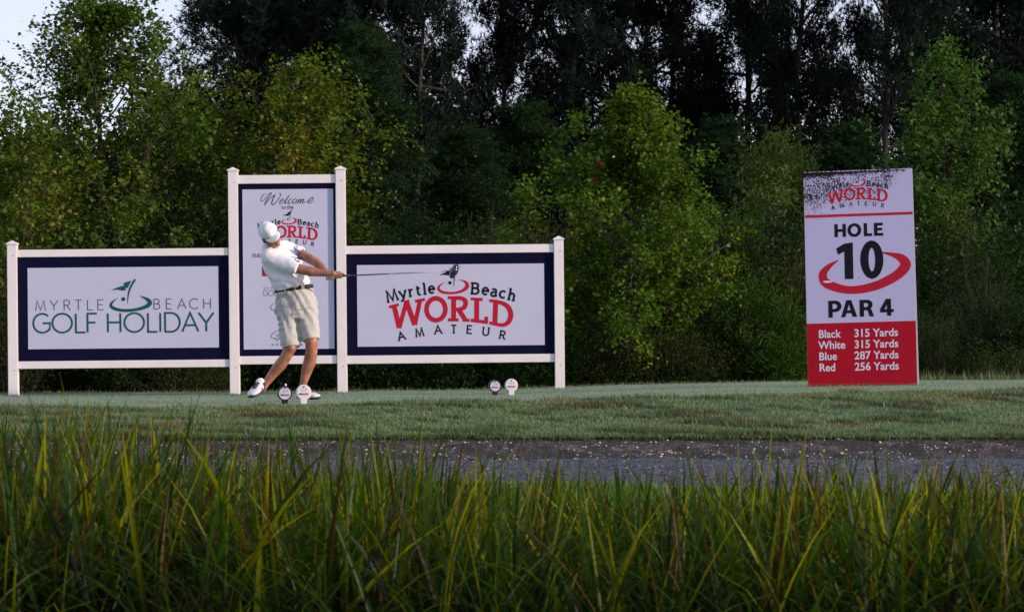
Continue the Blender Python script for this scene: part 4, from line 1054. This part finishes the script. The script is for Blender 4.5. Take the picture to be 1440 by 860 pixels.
# ------------------------------------------------------------------ trees and shrubs
class Tree:
    "collects limbs (tapered tubes) and twig tips, then leaves"
    def __init__(s, seed): s.g = np.random.default_rng(seed); s.V = []; s.F = []; s.tw = []
    def branch(s, pts, r0, r1, n=5):
        pts = np.array(pts); N = len(pts); b = len(s.V)
        for i in range(N):
            d = unit(pts[min(i + 1, N - 1)] - pts[max(i - 1, 0)]); a = np.cross(d, [0, .3, 1.0] if abs(d[2]) < .9 else [1, 0, 0]); a = unit(a); c = np.cross(d, a)
            r = r0 + (r1 - r0) * i / (N - 1)
            for k in range(n):
                t = 2 * math.pi * k / n; s.V.append(pts[i] + (a * math.cos(t) + c * math.sin(t)) * r)
        for i in range(N - 1):
            for k in range(n):
                p, q = b + i * n + k, b + i * n + (k + 1) % n; s.F.append((p, q, q + n, p + n))
    def path(s, p, d, L, steps=5, wob=.18, rise=.1):
        g = s.g; out = [np.array(p, float)]; d = unit(np.array(d, float))
        for i in range(steps):
            d = unit(d + g.normal(0, wob, 3) + np.array([0, 0, rise])); out.append(out[-1] + d * L / steps)
        return out
    def grow(s, H, r, nlimb, crown0, prof, jit=(.7, 1.2), eup=25, elev=45, sub=7, tw=5, lean=(0, 0), ztop=1.0, rise=.10, wob=.16, twl=.28, bare=0.25):
        g = s.g
        tr = [np.array([0, 0, -.15])]; 
        for i in range(1, 11):
            t = i / 10; tr.append(np.array([lean[0] * t + g.normal(0, .012 * H * .4), lean[1] * t + g.normal(0, .012 * H * .4), H * t * .97]))
        s.branch(tr, r, r * .12, 8); tr = np.array(tr)
        for i in range(nlimb):
            t = crown0 + (ztop - crown0) * ((i + g.random() * .8) / nlimb)
            base = np.array([np.interp(t * 10, range(11), tr[:, k]) for k in range(3)])
            az = i * 2.39996 + g.normal(0, .35); el = R(elev + eup * t + g.normal(0, 9))
            L = prof(t) * g.uniform(*jit)
            d = (math.cos(az) * math.cos(el), math.sin(az) * math.cos(el), math.sin(el))
            pl = s.path(base, d, L, 6, wob, rise); rr = max(.006, r * .45 * (1 - t * .75)); s.branch(pl, rr, rr * .25, 5); P_ = np.array(pl)
            for j in range(max(2, int(sub * L / max(prof(crown0 + .15), .3)) + 1)):
                u = bare + (1 - bare) * (j + g.random()) / sub if j < sub else g.uniform(bare, 1)
                u = min(u, 1); b0 = np.array([np.interp(u * 6, range(7), P_[:, k]) for k in range(3)])
                dd = unit(unit(P_[-1] - P_[0]) * .6 + g.normal(0, .65, 3) + [0, 0, .25]); L2 = L * g.uniform(.22, .42)
                p2 = s.path(b0, dd, L2, 3, .2, rise); s.branch(p2, rr * .35, rr * .12, 3); Q2 = np.array(p2)
                for k in range(tw):
                    v = g.uniform(.25, 1); b1 = np.array([np.interp(v * 3, range(4), Q2[:, m]) for m in range(3)])
                    s.tw.append((b1, unit(dd * .7 + g.normal(0, .6, 3)), twl * g.uniform(.6, 1.3)))
    def shrub(s, rx, ry, H, nstem, ntw, twl=.2, up=.6, shell=.5):
        g = s.g
        for i in range(nstem):
            az = g.uniform(0, 6.283); q = g.random() ** .5
            tip = np.array([math.cos(az) * rx * q, math.sin(az) * ry * q, H * (1 - .55 * q * q) * g.uniform(.75, 1.08)])
            mid = tip * [.35, .35, .5] + g.normal(0, .05, 3)
            pl = [np.array([math.cos(az) * .08, math.sin(az) * .08, -.05]), mid, tip * [.75, .75, .8], tip]
            s.branch(pl, .012 + .006 * H, .003, 4); P_ = np.array(pl)
            for k in range(ntw):
                u = 3 * (.10 + .9 * g.random() ** .85)
                b1 = np.array([np.interp(u, range(4), P_[:, m]) for m in range(3)]) + g.normal(0, .15 * min(rx, H), 3)
                b1[2] = max(b1[2], .04)
                out = unit(b1 - np.array([0, 0, H * .3])); s.tw.append((b1, unit(out * (1 - up) + np.array([0, 0, up]) + g.normal(0, .4, 3)), twl * g.uniform(.6, 1.3)))
    def leaves(s, per, size, wid, cols, droop=.2, kind='leaf', patch=.8, yellow=None, spread=.06):
        g = s.g; B = np.array([t[0] for t in s.tw]); D = np.array([t[1] for t in s.tw]); Lt = np.array([t[2] for t in s.tw])
        n = len(B) * per
        idx = np.repeat(np.arange(len(B)), per); u = g.random(n)
        c = B[idx] + D[idx] * (Lt[idx] * u)[:, None] + g.normal(0, spread, (n, 3))
        d = unit(D[idx] * .55 + g.normal(0, .6, (n, 3)) - np.array([0, 0, droop]))
        side = unit(np.cross(d, g.normal(0, .35, (n, 3)) + [0, 0, 1.0])); nr = np.cross(side, d)
        ln = size * g.uniform(.6, 1.25, n)[:, None]; wd = ln * wid
        pc = g.random(len(B)); cc = g.random(n)
        lf = np.array(cols[0]) + (np.array(cols[1]) - np.array(cols[0])) * np.clip(pc[idx] * patch + cc * (1 - patch), 0, 1)[:, None]
        if yellow is not None:
            ym = (np.sin(B[idx, 0] * 2.3 + 1) * np.sin(B[idx, 2] * 1.9 + s.yo if hasattr(s, 'yo') else B[idx, 2]) > yellow[1]) & (g.random(n) < yellow[2])
            lf[ym] = np.array(yellow[0])
        lf *= g.uniform(.75, 1.25, n)[:, None]
        if kind == 'tuft':      # ball of needles: narrow triangles
            k = 9; nn = n * k
            cc_ = np.repeat(c, k, 0); dd = unit(np.repeat(D[idx], k, 0) * .55 + g.normal(0, .62, (nn, 3)) + [0, 0, .12]); L_ = np.repeat(ln, k, 0) * g.uniform(.7, 1.1, (nn, 1))
            sd_ = unit(np.cross(dd, g.normal(0, 1, (nn, 3)))) * np.repeat(wd, k, 0) * .5
            V = np.stack([cc_ + sd_, cc_ - sd_, cc_ + dd * L_], 1).reshape(-1, 3)
            return mesh_np('crown', V, np.arange(nn * 3), 3, np.repeat(np.repeat(lf, k, 0), 3, 0))
        if kind == 'lobed':     # five pointed leaf of five corners
            V = np.stack([c, c + d * ln * .25 - side * wd * .62 + nr * ln * .05, c + d * ln * .62 - side * wd * .30, c + d * ln, c + d * ln * .62 + side * wd * .30, c + d * ln * .25 + side * wd * .62 + nr * ln * .05], 1).reshape(-1, 3)
            b = np.arange(n)[:, None] * 6
            Fc = np.concatenate([b + [0, 1, 2], b + [0, 2, 3], b + [0, 3, 4], b + [0, 4, 5]], 1).reshape(-1)
            return mesh_np('crown', V, Fc, 3, np.repeat(lf, 6, 0))
        V = np.stack([c, c + d * ln * .45 - side * wd * .5 + nr * ln * .06, c + d * ln - nr * ln * .06, c + d * ln * .45 + side * wd * .5 + nr * ln * .06], 1).reshape(-1, 3)
        b = np.arange(n)[:, None] * 4
        return mesh_np('crown', V, np.concatenate([b + [0, 1, 2], b + [0, 2, 3]], 1).reshape(-1), 3, np.repeat(lf, 4, 0))
    def wood(s, name='trunk'): return mesh_py(name, s.V, s.F, True)

def plant(name, px, Y, T, crown_me, mat, label, cat, group=None, dz=0, wood='trunk', leafy='crown', bark='bark'):
    x = (px - 720) / F * Y
    t = empty(name, (x, Y, GZ(x, Y) + dz), label=label, cat=cat, group=group)
    w_ = link(wood, T.wood(wood), M[bark], t); crown_me.name = leafy
    link(leafy, crown_me, M[mat], t)
    return t
def copy_tree(t, px, Y, rz, sc, label, group=None):
    c = t.copy(); COL.objects.link(c); x = (px - 720) / F * Y
    c.location = (x, Y, GZ(x, Y)); c.rotation_euler = (0, 0, rz); c.scale = (sc[0], sc[0], sc[1])
    c['label'] = label
    if group: c['group'] = group
    for ch in list(t.children):
        d = ch.copy(); COL.objects.link(d); d.parent = c
    return c

GRN = ((.045, .085, .012), (.10, .155, .018))
# --- maple in the middle
T = Tree(21); T.yo = 0
T.grow(4.6, .055, 50, .08, lambda t: .35 + 1.45 * math.sin(min(1, (1.04 - t) / .72) * 1.5), elev=12, eup=42, sub=9, tw=6, lean=(.1, 0), twl=.26, rise=.07, bare=.2)
plant('maple_tree', 882, 44.0, T, T.leaves(15, .062, .95, ((.038, .095, .010), (.11, .175, .016)), kind='lobed', yellow=((.15, .16, .012), .55, .25)), 'leaf', 'bushy young maple with sunlit yellow green leaves between the long sign and the hole board', 'tree')
# red leaf spray on the maple is a part of it
mp = [o for o in COL.objects if o.name == 'maple_tree'][0]
T2 = Tree(5)
for k in range(6): T2.tw.append((np.array([-.42, -.55, 3.4 + .05 * k]), np.array([0, -.3, .5]), .12))
link('red_leaf_spray', T2.leaves(3, .07, 1.0, ((.12, .02, .010), (.18, .05, .02)), kind='lobed', spread=.04), M['leaf'], mp, label='small spray of red leaves')
# --- big tree at the left
T = Tree(8); T.yo = 1
T.grow(6.4, .085, 74, .10, lambda t: .5 + 2.0 * math.sin(min(1, (1.05 - t) / .70) * 1.5), elev=10, eup=42, sub=9, tw=6, lean=(-.2, 0), twl=.30, rise=.06, bare=.22)
plant('sweetgum_tree', 150, 47.0, T, T.leaves(12, .066, .95, ((.040, .085, .012), (.095, .155, .018)), kind='lobed', yellow=((.15, .16, .012), .6, .25)), 'leaf', 'largest leafy green tree at the far left, its top against open sky', 'tree')
T = Tree(14); T.yo = 2
T.grow(4.3, .05, 30, .2, lambda t: .4 + 1.2 * math.sin(min(1, (1.05 - t) / .7) * 1.5), elev=12, sub=7, tw=5, twl=.26)
plant('young_tree', 40, 45.0, T, T.leaves(8, .08, .9, ((.045, .08, .012), (.10, .15, .018)), yellow=((.17, .15, .02), .6, .3)), 'leaf', 'smaller bushy green tree in front of the largest tree at the left edge', 'tree')
# --- yellowing tree behind the tall board
T = Tree(33); T.yo = .5
T.grow(5.1, .06, 40, .22, lambda t: .5 + 1.35 * math.sin(min(1, (1.08 - t) / .6) * 1.5), elev=10, sub=7, tw=5, lean=(.35, 0), twl=.28, rise=.05, bare=.3)
plant('yellowing_tree', 392, 47.5, T, T.leaves(12, .068, .9, ((.05, .095, .010), (.12, .155, .012)), kind='lobed', yellow=((.22, .17, .01), .45, .35)), 'leaf', 'yellowing tree with golden leaves rising behind the tall welcome board', 'tree')
# --- pale green tree right of the hole board
T = Tree(44); T.yo = 2.2
T.grow(5.7, .06, 40, .22, lambda t: .35 + 1.3 * math.sin(min(1, (1.05 - t) / .75) * 1.5), elev=15, jit=(.4, 1.25), eup=35, sub=7, tw=5, lean=(-.1, 0), twl=.30, bare=.25)
plant('birch_tree', 1335, 48.0, T, T.leaves(10, .072, .85, ((.035, .085, .016), (.08, .16, .028)), kind='lobed'), 'leaf', 'slender bright green tree with a loose crown right of the hole board', 'tree')
# --- willowy shrub tree
T = Tree(52)
T.grow(4.1, .04, 26, .25, lambda t: .35 + .95 * math.sin(min(1, (1.1 - t) / .8) * 1.5), elev=20, sub=7, tw=6, twl=.3)
wil = plant('willow', 1100, 48.5, T, T.leaves(10, .11, .17, ((.08, .13, .03), (.15, .21, .05))), 'leaf', 'feathery pale green willow behind the left edge of the hole board', 'tree')

# --- pines
def pine(seed, H, crown0, spread, nl=46, cols=((.006, .015, .011), (.014, .030, .018))):
    T = Tree(seed)
    T.grow(H, .13, nl, crown0, jit=(.4, 1.25), prof=lambda t: .5 + spread * math.sin(min(1, (1.06 - t) / .8) * 1.5) ** .8, elev=4, sub=8, tw=6, twl=.35, rise=.10, wob=.14, bare=.28)
    return T, T.leaves(6, .18, .15, cols, kind='tuft', spread=.13, droop=-.2)
PG = 'tall pines behind the tee'
pines = []
kinds = [pine(61, 13.5, .16, 2.0, 66), pine(62, 12.5, .24, 1.8, 46), pine(63, 14, .16, 2.3, 66), pine(64, 9, .08, 1.5, 64, ((.010, .028, .010), (.022, .052, .015)))]
spots = [ # px, Y, kind, rot, (sxy, sz), label
 (338, 62, 0, .3, (.85, .80), 'dark pine whose crown edge meets the open sky left of the welcome board'),
 (398, 66, 2, 1.9, (.8, .9), 'dark pine rising directly behind the yellowing tree'),
 (450, 63, 1, 4.4, (1.0, 1.0), 'dark pine rising behind the right post of the tall board'),
 (528, 65, 0, 2.6, (.85, .95), 'dense dark pine rising behind the left half of the lettered board'),
 (588, 61, 2, 5.2, (.55, .85), 'dark pine left of the largest mid sky gap'),
 (706, 67, 1, .9, (.6, 1.05), 'dark pine between the two small sky gaps above the long sign'),
 (808, 62, 0, 3.7, (.72, .95), 'dark pine behind the left side of the maple'),
 (880, 65, 2, 1.2, (.95, .95), 'dark pine straight behind the maple top'),
 (948, 69, 1, 5.7, (.6, 1.0), 'thin pine just left of the pale gap right of the maple'),
 (1048, 64, 1, 2.2, (.72, 1.0), 'pine with a clear dark trunk right of the maple'),
 (1122, 62, 0, 4.9, (.62, 1.0), 'pine with spreading limbs above the left half of the hole board'),
 (1244, 60, 1, 1.5, (.62, 1.05), 'pine with a straight bare trunk above the right edge of the hole board'),
 (1318, 66, 2, 3.0, (.9, .95), 'dark pine behind the bright green slender tree'),
 (1405, 62, 0, .1, (.95, .95), 'dark pine at the right edge of the view'),
 (1472, 64, 2, 2.4, (1.0, 1.0), 'pine half out of view at the right edge'),
 (505, 56, 3, 0.6, (.72, .60), 'young mid green pine right of the tall welcome board'),
 (655, 57, 3, 2.9, (.62, .40), 'low bushy pine below the sky gap over the long sign'),
 (745, 58, 3, 5.0, (.66, .44), 'low bushy pine left of the maple'),
 (1010, 57, 3, 1.1, (.66, .42), 'low bushy pine between the maple and the willow'),
 (1195, 58, 3, 4.1, (.75, .44), 'low bushy pine right behind the top of the hole board'),
 (1420, 55, 3, 3.4, (.72, .52), 'low bushy pine at the right behind the slender tree'),
 (258, 56, 3, 4.6, (.8, .48), 'young pine showing between the largest left tree and the yellowing tree'),
 (40, 56, 3, 1.6, (.8, .36), 'low dark pine behind the trees at the left edge'),
]
first = {}
for px, Y, k, rz, sc, lab in spots:
    if k not in first:
        T, cm = kinds[k]; first[k] = plant('pine_tree', px, Y, T, cm, 'needle', lab, 'tree', PG, bark='pinebark')
        first[k].rotation_euler = (0, 0, rz); first[k].scale = (sc[0], sc[0], sc[1])
    else: copy_tree(first[k], px, Y, rz, sc, lab, PG)

# --- shrubs along the foot of the wood
DK = ((.010, .028, .007), (.028, .058, .012)); OL = ((.025, .045, .010), (.048, .072, .016)); BR = ((.06, .12, .02), (.11, .17, .03))
kinds_s = {   # per, leaf length, width ratio, colours
 'broad': (9, .06, .6, DK), 'olive': (12, .038, .5, OL), 'strap': (8, .13, .12, ((.03, .075, .012), (.065, .12, .02))), 'fine': (14, .035, .3, ((.022, .05, .014), (.045, .08, .022))), 'brown': (9, .05, .5, ((.05, .045, .018), (.06, .085, .02)))}
shr = [ # px, Y, rx, ry, H, kind, stems, label
 (20, 44.0, .8, .6, 1.6, 'olive', 40, 'olive bush under the left end of the long sign'),
 (95, 45.5, 1.0, .8, 2.2, 'broad', 46, 'dark leafy bush behind the left half of the golf holiday board'),
 (185, 44.2, .7, .6, 1.3, 'broad', 40, 'low dark bush behind the middle of the golf holiday board'),
 (245, 43.8, .9, .5, 1.05, 'olive', 44, 'olive bush showing under the rail left of the tall board'),
 (262, 47.5, 1.0, .8, 3.0, 'fine', 60, 'rounded olive bush just above the left board beside the tall post'),
 (330, 45.0, .9, .7, 1.6, 'broad', 44, 'dark bush behind the lower part of the tall board'),
 (420, 44.6, .8, .7, 1.3, 'broad', 40, 'dark bush behind the golfer legs'),
 (520, 46.0, .9, .8, 2.5, 'broad', 56, 'mid green bush above the left end of the lettered board'),
 (575, 45.0, .7, .7, 2.85, 'broad', 54, 'upright green bush above the middle left of the lettered board'),
 (520, 43.8, .7, .5, .9, 'broad', 34, 'low dark bush under the left end of the lettered board'),
 (600, 43.9, .8, .5, .9, 'broad', 36, 'low dark bush under the middle of the lettered board'),
 (680, 46.5, 1.0, .8, 2.9, 'fine', 66, 'soft blue green rounded bush above the right half of the lettered board'),
 (752, 44.0, .45, .45, 1.0, 'strap', 26, 'yellow green strappy bush under the right end of the long sign'),
 (738, 48.0, .9, .8, 3.0, 'brown', 40, 'thin reddish brown shrub left of the maple'),
 (812, 43.8, .5, .5, .8, 'strap', 26, 'small strappy bush right of the last white post'),
 (875, 43.6, .7, .6, 1.35, 'olive', 52, 'rounded olive bush at the foot of the maple'),
 (955, 43.6, .8, .6, 1.15, 'olive', 56, 'second rounded olive bush, right of the maple foot'),
 (985, 45.6, .8, .7, 2.3, 'fine', 50, 'mid green bush behind the maple right side'),
 (1010, 47.2, .8, .7, 3.0, 'strap', 50, 'tall grassy green bush right of the maple'),
 (1065, 44.2, .85, .6, 1.75, 'strap', 70, 'drooping narrow leaved bush left of the hole board'),
 (1110, 45.5, .8, .7, 2.2, 'brown', 44, 'brownish bush beside the left edge of the hole board'),
 (1095, 43.7, .7, .5, .9, 'strap', 40, 'low narrow leaved bush at the left foot of the hole board'),
 (1200, 45.0, 1.0, .8, 1.9, 'broad', 44, 'dark bush directly behind the hole board'),
 (1312, 44.4, .6, .6, 1.5, 'fine', 44, 'dark green bush against the right edge of the hole board'),
 (1350, 47.0, .9, .8, 2.9, 'olive', 56, 'olive bush below the slender green tree'),
 (1385, 45.0, .9, .7, 2.25, 'fine', 64, 'feathery dark green mound right of the hole board'),
 (1402, 43.6, .7, .5, .85, 'olive', 40, 'low olive bush at the right on the tee edge'),
 (1445, 44.6, .8, .7, 1.6, 'broad', 40, 'leafy bush cut by the right edge of the view'),
]
for i, (px, Y, rx, ry, H, kd, ns, lab) in enumerate(shr):
    T = Tree(100 + i); T.shrub(rx * 1.1, ry, H * 1.08, int(ns * 1.25), 24, .16 if kd != 'strap' else .22, up=.55)
    per, sz, wd, cols = kinds_s[kd]
    plant('shrub', px, Y, T, T.leaves(per, sz, wd, cols, spread=.05, droop=.3 if kd == 'strap' else .1), 'leaf', lab, 'shrub', 'shrubs along the edge of the wood', wood='stems', leafy='foliage', bark='stem')

# --- the wood behind reads as one mass
def thicket(name, seed, n, y0, y1, zlo, zhi, cols, size, label, edge=1.0):
    g = np.random.default_rng(seed); nc = n // 40
    Yc = g.uniform(y0, y1, nc); Xc = g.uniform(-1, 1, nc) * (.2 * Yc + 2.5)
    top = zhi + edge * (np.sin(Xc * .9 + seed) * .5 + np.sin(Xc * 2.1 + 2 * seed) * .3)
    Zc = zlo + (top - zlo) * g.random(nc) ** .8
    C = np.stack([Xc, Yc, gz(Xc, Yc) * .6 + Zc], -1)
    idx = np.repeat(np.arange(nc), 40); m = len(idx)
    c = C[idx] + g.normal(0, .28, (m, 3)); d = unit(g.normal(0, 1, (m, 3)) + [0, 0, .2]); side = unit(np.cross(d, g.normal(0, 1, (m, 3)))); ln = size * g.uniform(.6, 1.3, m)[:, None]
    V = np.stack([c, c + d * ln * .5 - side * ln * .3, c + d * ln, c + d * ln * .5 + side * ln * .3], 1).reshape(-1, 3); b = np.arange(m)[:, None] * 4
    col = np.array(cols[0]) + (np.array(cols[1]) - np.array(cols[0])) * g.random(nc)[idx][:, None] * g.uniform(.7, 1.3, m)[:, None]
    link(name, mesh_np(name, V, np.concatenate([b + [0, 1, 2], b + [0, 2, 3]], 1).reshape(-1), 3, np.repeat(col, 4, 0)), M['leaf'], kind='stuff', label=label, cat='undergrowth')
thicket('undergrowth', 5, 190000, 45.6, 53, 0, 2.5, ((.008, .020, .006), (.024, .048, .010)), .085, 'dark tangled undergrowth filling the foot of the wood', .5)
thicket('far_wood', 9, 170000, 70, 82, 0, 5.2, ((.005, .012, .008), (.013, .025, .012)), .17, 'dark mass of the wood farther back between the pine trunks', 1.4)

# unseen leaf mass added behind and over the viewpoint to shade the reeds
def shade_leaves():
    g = np.random.default_rng(3); nc = 2600
    Xc = g.uniform(-16, 13, nc); Yc = g.uniform(-9, -2.5, nc); Zc = -1 + 11 * g.random(nc)
    no = 1500; Xc = np.append(Xc, g.uniform(-13, 8, no)); Yc = np.append(Yc, g.uniform(-2.5, 5.5, no)); Zc = np.append(Zc, g.uniform(4.6, 8.5, no)); nc += no
    idx = np.repeat(np.arange(nc), 22); m = len(idx); c = np.stack([Xc, Yc, Zc], -1)[idx] + g.normal(0, .4, (m, 3))
    d = unit(g.normal(0, 1, (m, 3))); side = unit(np.cross(d, g.normal(0, 1, (m, 3)))); ln = .3 * g.uniform(.6, 1.3, m)[:, None]
    V = np.stack([c, c + d * ln * .5 - side * ln * .3, c + d * ln, c + d * ln * .5 + side * ln * .3], 1).reshape(-1, 3); b = np.arange(m)[:, None] * 4
    col = np.array((.03, .05, .015)) * g.uniform(.7, 1.3, m)[:, None]
    link('shade_leaves', mesh_np('shade_leaves', V, np.concatenate([b + [0, 1, 2], b + [0, 2, 3]], 1).reshape(-1), 3, np.repeat(col, 4, 0)), M['leaf'], kind='stuff', label='unseen leaf mass added behind and over the viewpoint as shade', cat='wood')
shade_leaves()
# ------------------------------------------------------------------ reeds in front
def reed_mesh(name, X, Y, H, seed, warm=.36, segs=9, wmul=1.0, arch=None, lean_dir=None, bright=1.0):
    g = np.random.default_rng(seed); n = len(X); Z = gz(X, Y) - .03
    az = g.uniform(0, 2 * np.pi, n) if lean_dir is None else lean_dir + g.normal(0, .5, n)
    dx, dy = np.cos(az), np.sin(az)
    W = np.where(g.random(n) < .45, g.uniform(.022, .040, n), g.uniform(.010, .024, n)) * wmul
    th = g.uniform(0, 2 * np.pi, n)
    t = np.linspace(0, 1, segs + 1)
    phi0 = np.abs(g.normal(0, .17, n)); kap = np.abs(g.normal(.45, .40, n)); pw = g.uniform(1.4, 3.2, n)
    if arch is not None:
        kap = np.where(arch, g.uniform(1.5, 2.7, n), kap); pw = np.where(arch, g.uniform(1.6, 3.0, n), pw); W = np.where(arch, W * .75, W)
    phi = phi0[:, None] + kap[:, None] * t[None] ** pw[:, None]
    st = (H / segs)[:, None]
    pm = (phi[:, 1:] + phi[:, :-1]) / 2
    rr = np.concatenate([np.zeros((n, 1)), np.cumsum(np.sin(pm) * st, 1)], 1); hz = np.concatenate([np.zeros((n, 1)), np.cumsum(np.cos(pm) * st, 1)], 1)
    twist = th[:, None] + g.normal(0, .7, n)[:, None] * t[None]
    cx = X[:, None] + dx[:, None] * rr; cy = Y[:, None] + dy[:, None] * rr; cz = Z[:, None] + hz
    wp = W[:, None] * np.clip(1.15 * (1 - t[None] ** 2.6) * (.55 + 1.2 * t[None] * (1 - .45 * t[None])), .02, 2) * .8
    L_ = np.stack([cx - np.cos(twist) * wp / 2, cy - np.sin(twist) * wp / 2, cz], -1)
    R_ = np.stack([cx + np.cos(twist) * wp / 2, cy + np.sin(twist) * wp / 2, cz], -1)
    Mi = np.stack([cx - np.sin(twist) * wp * .16, cy + np.cos(twist) * wp * .16, cz], -1)
    V = np.stack([L_, Mi, R_], 2)           # n, segs+1, 3, 3
    b = (np.arange(n) * (segs + 1) * 3)[:, None, None] + (np.arange(segs) * 3)[None, :, None]
    Fq = np.concatenate([b + [0, 1, 4, 3], b + [1, 2, 5, 4]], -1).reshape(-1)
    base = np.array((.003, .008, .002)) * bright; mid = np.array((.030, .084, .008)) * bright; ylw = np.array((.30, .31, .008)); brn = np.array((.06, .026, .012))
    k = g.random(n); c0 = mid + (ylw - mid) * (np.clip(k - (1 - warm), 0, 1) / warm)[:, None]  # yellow share carries the sunlit glow of the tips as colour
    cool = g.random(n) < .22; c0[cool] = np.array((.045, .085, .035)) * g.uniform(.8, 1.5, (cool.sum(), 1)) * .8
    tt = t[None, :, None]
    col = base + (c0[:, None, :] - base) * np.clip(tt * 2.9 - 1.75, 0, 1)  # lower blade darkened as painted shade, besides the naturally paler tips
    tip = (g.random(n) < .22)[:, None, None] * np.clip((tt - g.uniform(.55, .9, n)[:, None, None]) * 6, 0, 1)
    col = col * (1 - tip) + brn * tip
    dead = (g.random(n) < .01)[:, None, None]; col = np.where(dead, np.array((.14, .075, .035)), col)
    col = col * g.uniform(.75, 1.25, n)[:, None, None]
    C = np.repeat(col[:, :, None, :], 3, 2)
    return mesh_np(name, V.reshape(-1, 3), Fq, 4, C.reshape(-1, 3), smooth=True)

g = np.random.default_rng(77)
def top_px(px):   # mean tip line in the photograph (pixels)
    return np.interp(px, [0, 120, 260, 420, 560, 700, 820, 1000, 1150, 1300, 1440], [582, 580, 604, 626, 622, 652, 668, 662, 646, 654, 662])
n = 19000
Y = 8.2 + 6.6 * g.random(n) ** .85; X = g.uniform(-1, 1, n) * (.19 * Y + .5)
keep = fbm(X * 1.4, Y * 1.4, 2.1) + g.normal(0, .22, n) > .30; X, Y = X[keep], Y[keep]; n = len(X)
px = 720 + X / Y * F
ty = top_px(px) + 34 * (np.sin(px * .031 + 1.2 * np.sin(px * .011) + Y * 1.3) * .5 + .5 * np.sin(px * .073 + Y * 2.1)) + np.abs(g.normal(0, 1, n)) * 55 - 14 + (g.random(n) < .06) * g.uniform(-48, 0, n)
Htop = CZ - (ty - 508) / F * Y
H = np.clip(Htop - gz(X, Y) + .03, .35, 1.7) * np.where(g.random(n) < .62, g.uniform(.42, .95, n), 1) * 1.04
arch = g.random(n) < .30
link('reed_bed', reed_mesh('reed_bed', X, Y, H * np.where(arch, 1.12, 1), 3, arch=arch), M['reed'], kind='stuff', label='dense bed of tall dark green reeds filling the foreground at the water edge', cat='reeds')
n = 7500
Y = 5.2 + 3.1 * g.random(n); X = g.uniform(-1, 1, n) * (.19 * Y + .8)
H = np.clip(CZ - .0838 * Y - .012 - g.uniform(0, .14, n) - gz(X, Y), .3, 1.2)  # unseen rows kept under the sight line, added to shade the bed front
link('near_reed_bed', reed_mesh('near_reed_bed', X, Y, H, 12, segs=6), M['reed'], kind='stuff', label='reeds of the same bed running on unseen below the view, added to shade its front', cat='reeds')
n = 1500
Y = 7.9 + 1.9 * g.random(n); X = g.uniform(-1, 1, n) * (.175 * Y + .3); ap = g.uniform(650, 835, n)
H = np.clip((CZ - (ap - 508) / F * Y - gz(X, Y)) * 1.35, .3, 1.6)
link('arching_reeds', reed_mesh('arching_reeds', X, Y, H, 8, arch=np.ones(n, bool), wmul=.62, bright=2.2, segs=14), M['reed'], kind='stuff', label='thin drooping reed blades arching out of the dark front of the bed', cat='reeds')  # blade colour brightened to stand for sky light caught by the arches
# clumps that stand out from the bed, each blade its own part
def clump(px, Y, nb, tip, spreadx, label, seed, group='reed clumps standing above the bed'):
    g = np.random.default_rng(seed); x = (px - 720) / F * Y
    nb = int(nb * 1.5)
    t = empty('reed_clump', (x, Y, GZ(x, Y)), label=label, cat='reeds', group=group)
    for i in range(nb):
        X = np.array([x + g.normal(0, spreadx)]); Yy = np.array([Y + g.normal(0, .12)])
        zt = CZ - (tip + (abs(g.normal(0, 34)) if i else 0) - 508) / F * Y
        H = np.array([zt - float(gz(X[0], Yy[0])) + .05])
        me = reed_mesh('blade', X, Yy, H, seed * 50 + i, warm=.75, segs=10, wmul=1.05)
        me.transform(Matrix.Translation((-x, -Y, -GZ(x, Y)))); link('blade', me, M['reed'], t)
clump(75, 9.6, 16, 545, .10, 'reed clump rising left of the first white post foot', 1)
clump(122, 10.2, 12, 515, .07, 'tallest yellow green reed clump, tips crossing the bottom rail of the left board', 2)
clump(180, 9.4, 14, 560, .09, 'reed clump with slanting tips under the middle of the left board', 3)
clump(300, 9.8, 14, 590, .12, 'reed clump below the left post of the tall board', 4)
clump(12, 9.2, 12, 575, .09, 'reed clump cut by the left edge of the view', 5)
clump(565, 9.6, 14, 580, .05, 'narrow upright yellow reed clump left of the far tee markers', 6)
clump(520, 10.0, 12, 605, .10, 'reed clump with brown tips left of the narrow yellow clump', 7)
clump(840, 10.4, 10, 628, .10, 'sparse reed clump right of the last white post', 8)
clump(1000, 10.0, 14, 632, .12, 'reed clump with spread tips left of the hole board', 9)
clump(1130, 9.8, 14, 600, .10, 'reed clump with tips in front of the path below the hole board', 10)
clump(1235, 10.0, 14, 628, .10, 'reed clump right below the hole board', 11)
clump(1320, 9.6, 14, 622, .10, 'reed clump standing right of the hole board', 12)
clump(1415, 9.6, 14, 628, .10, 'reed clump near the right edge of the view', 13)
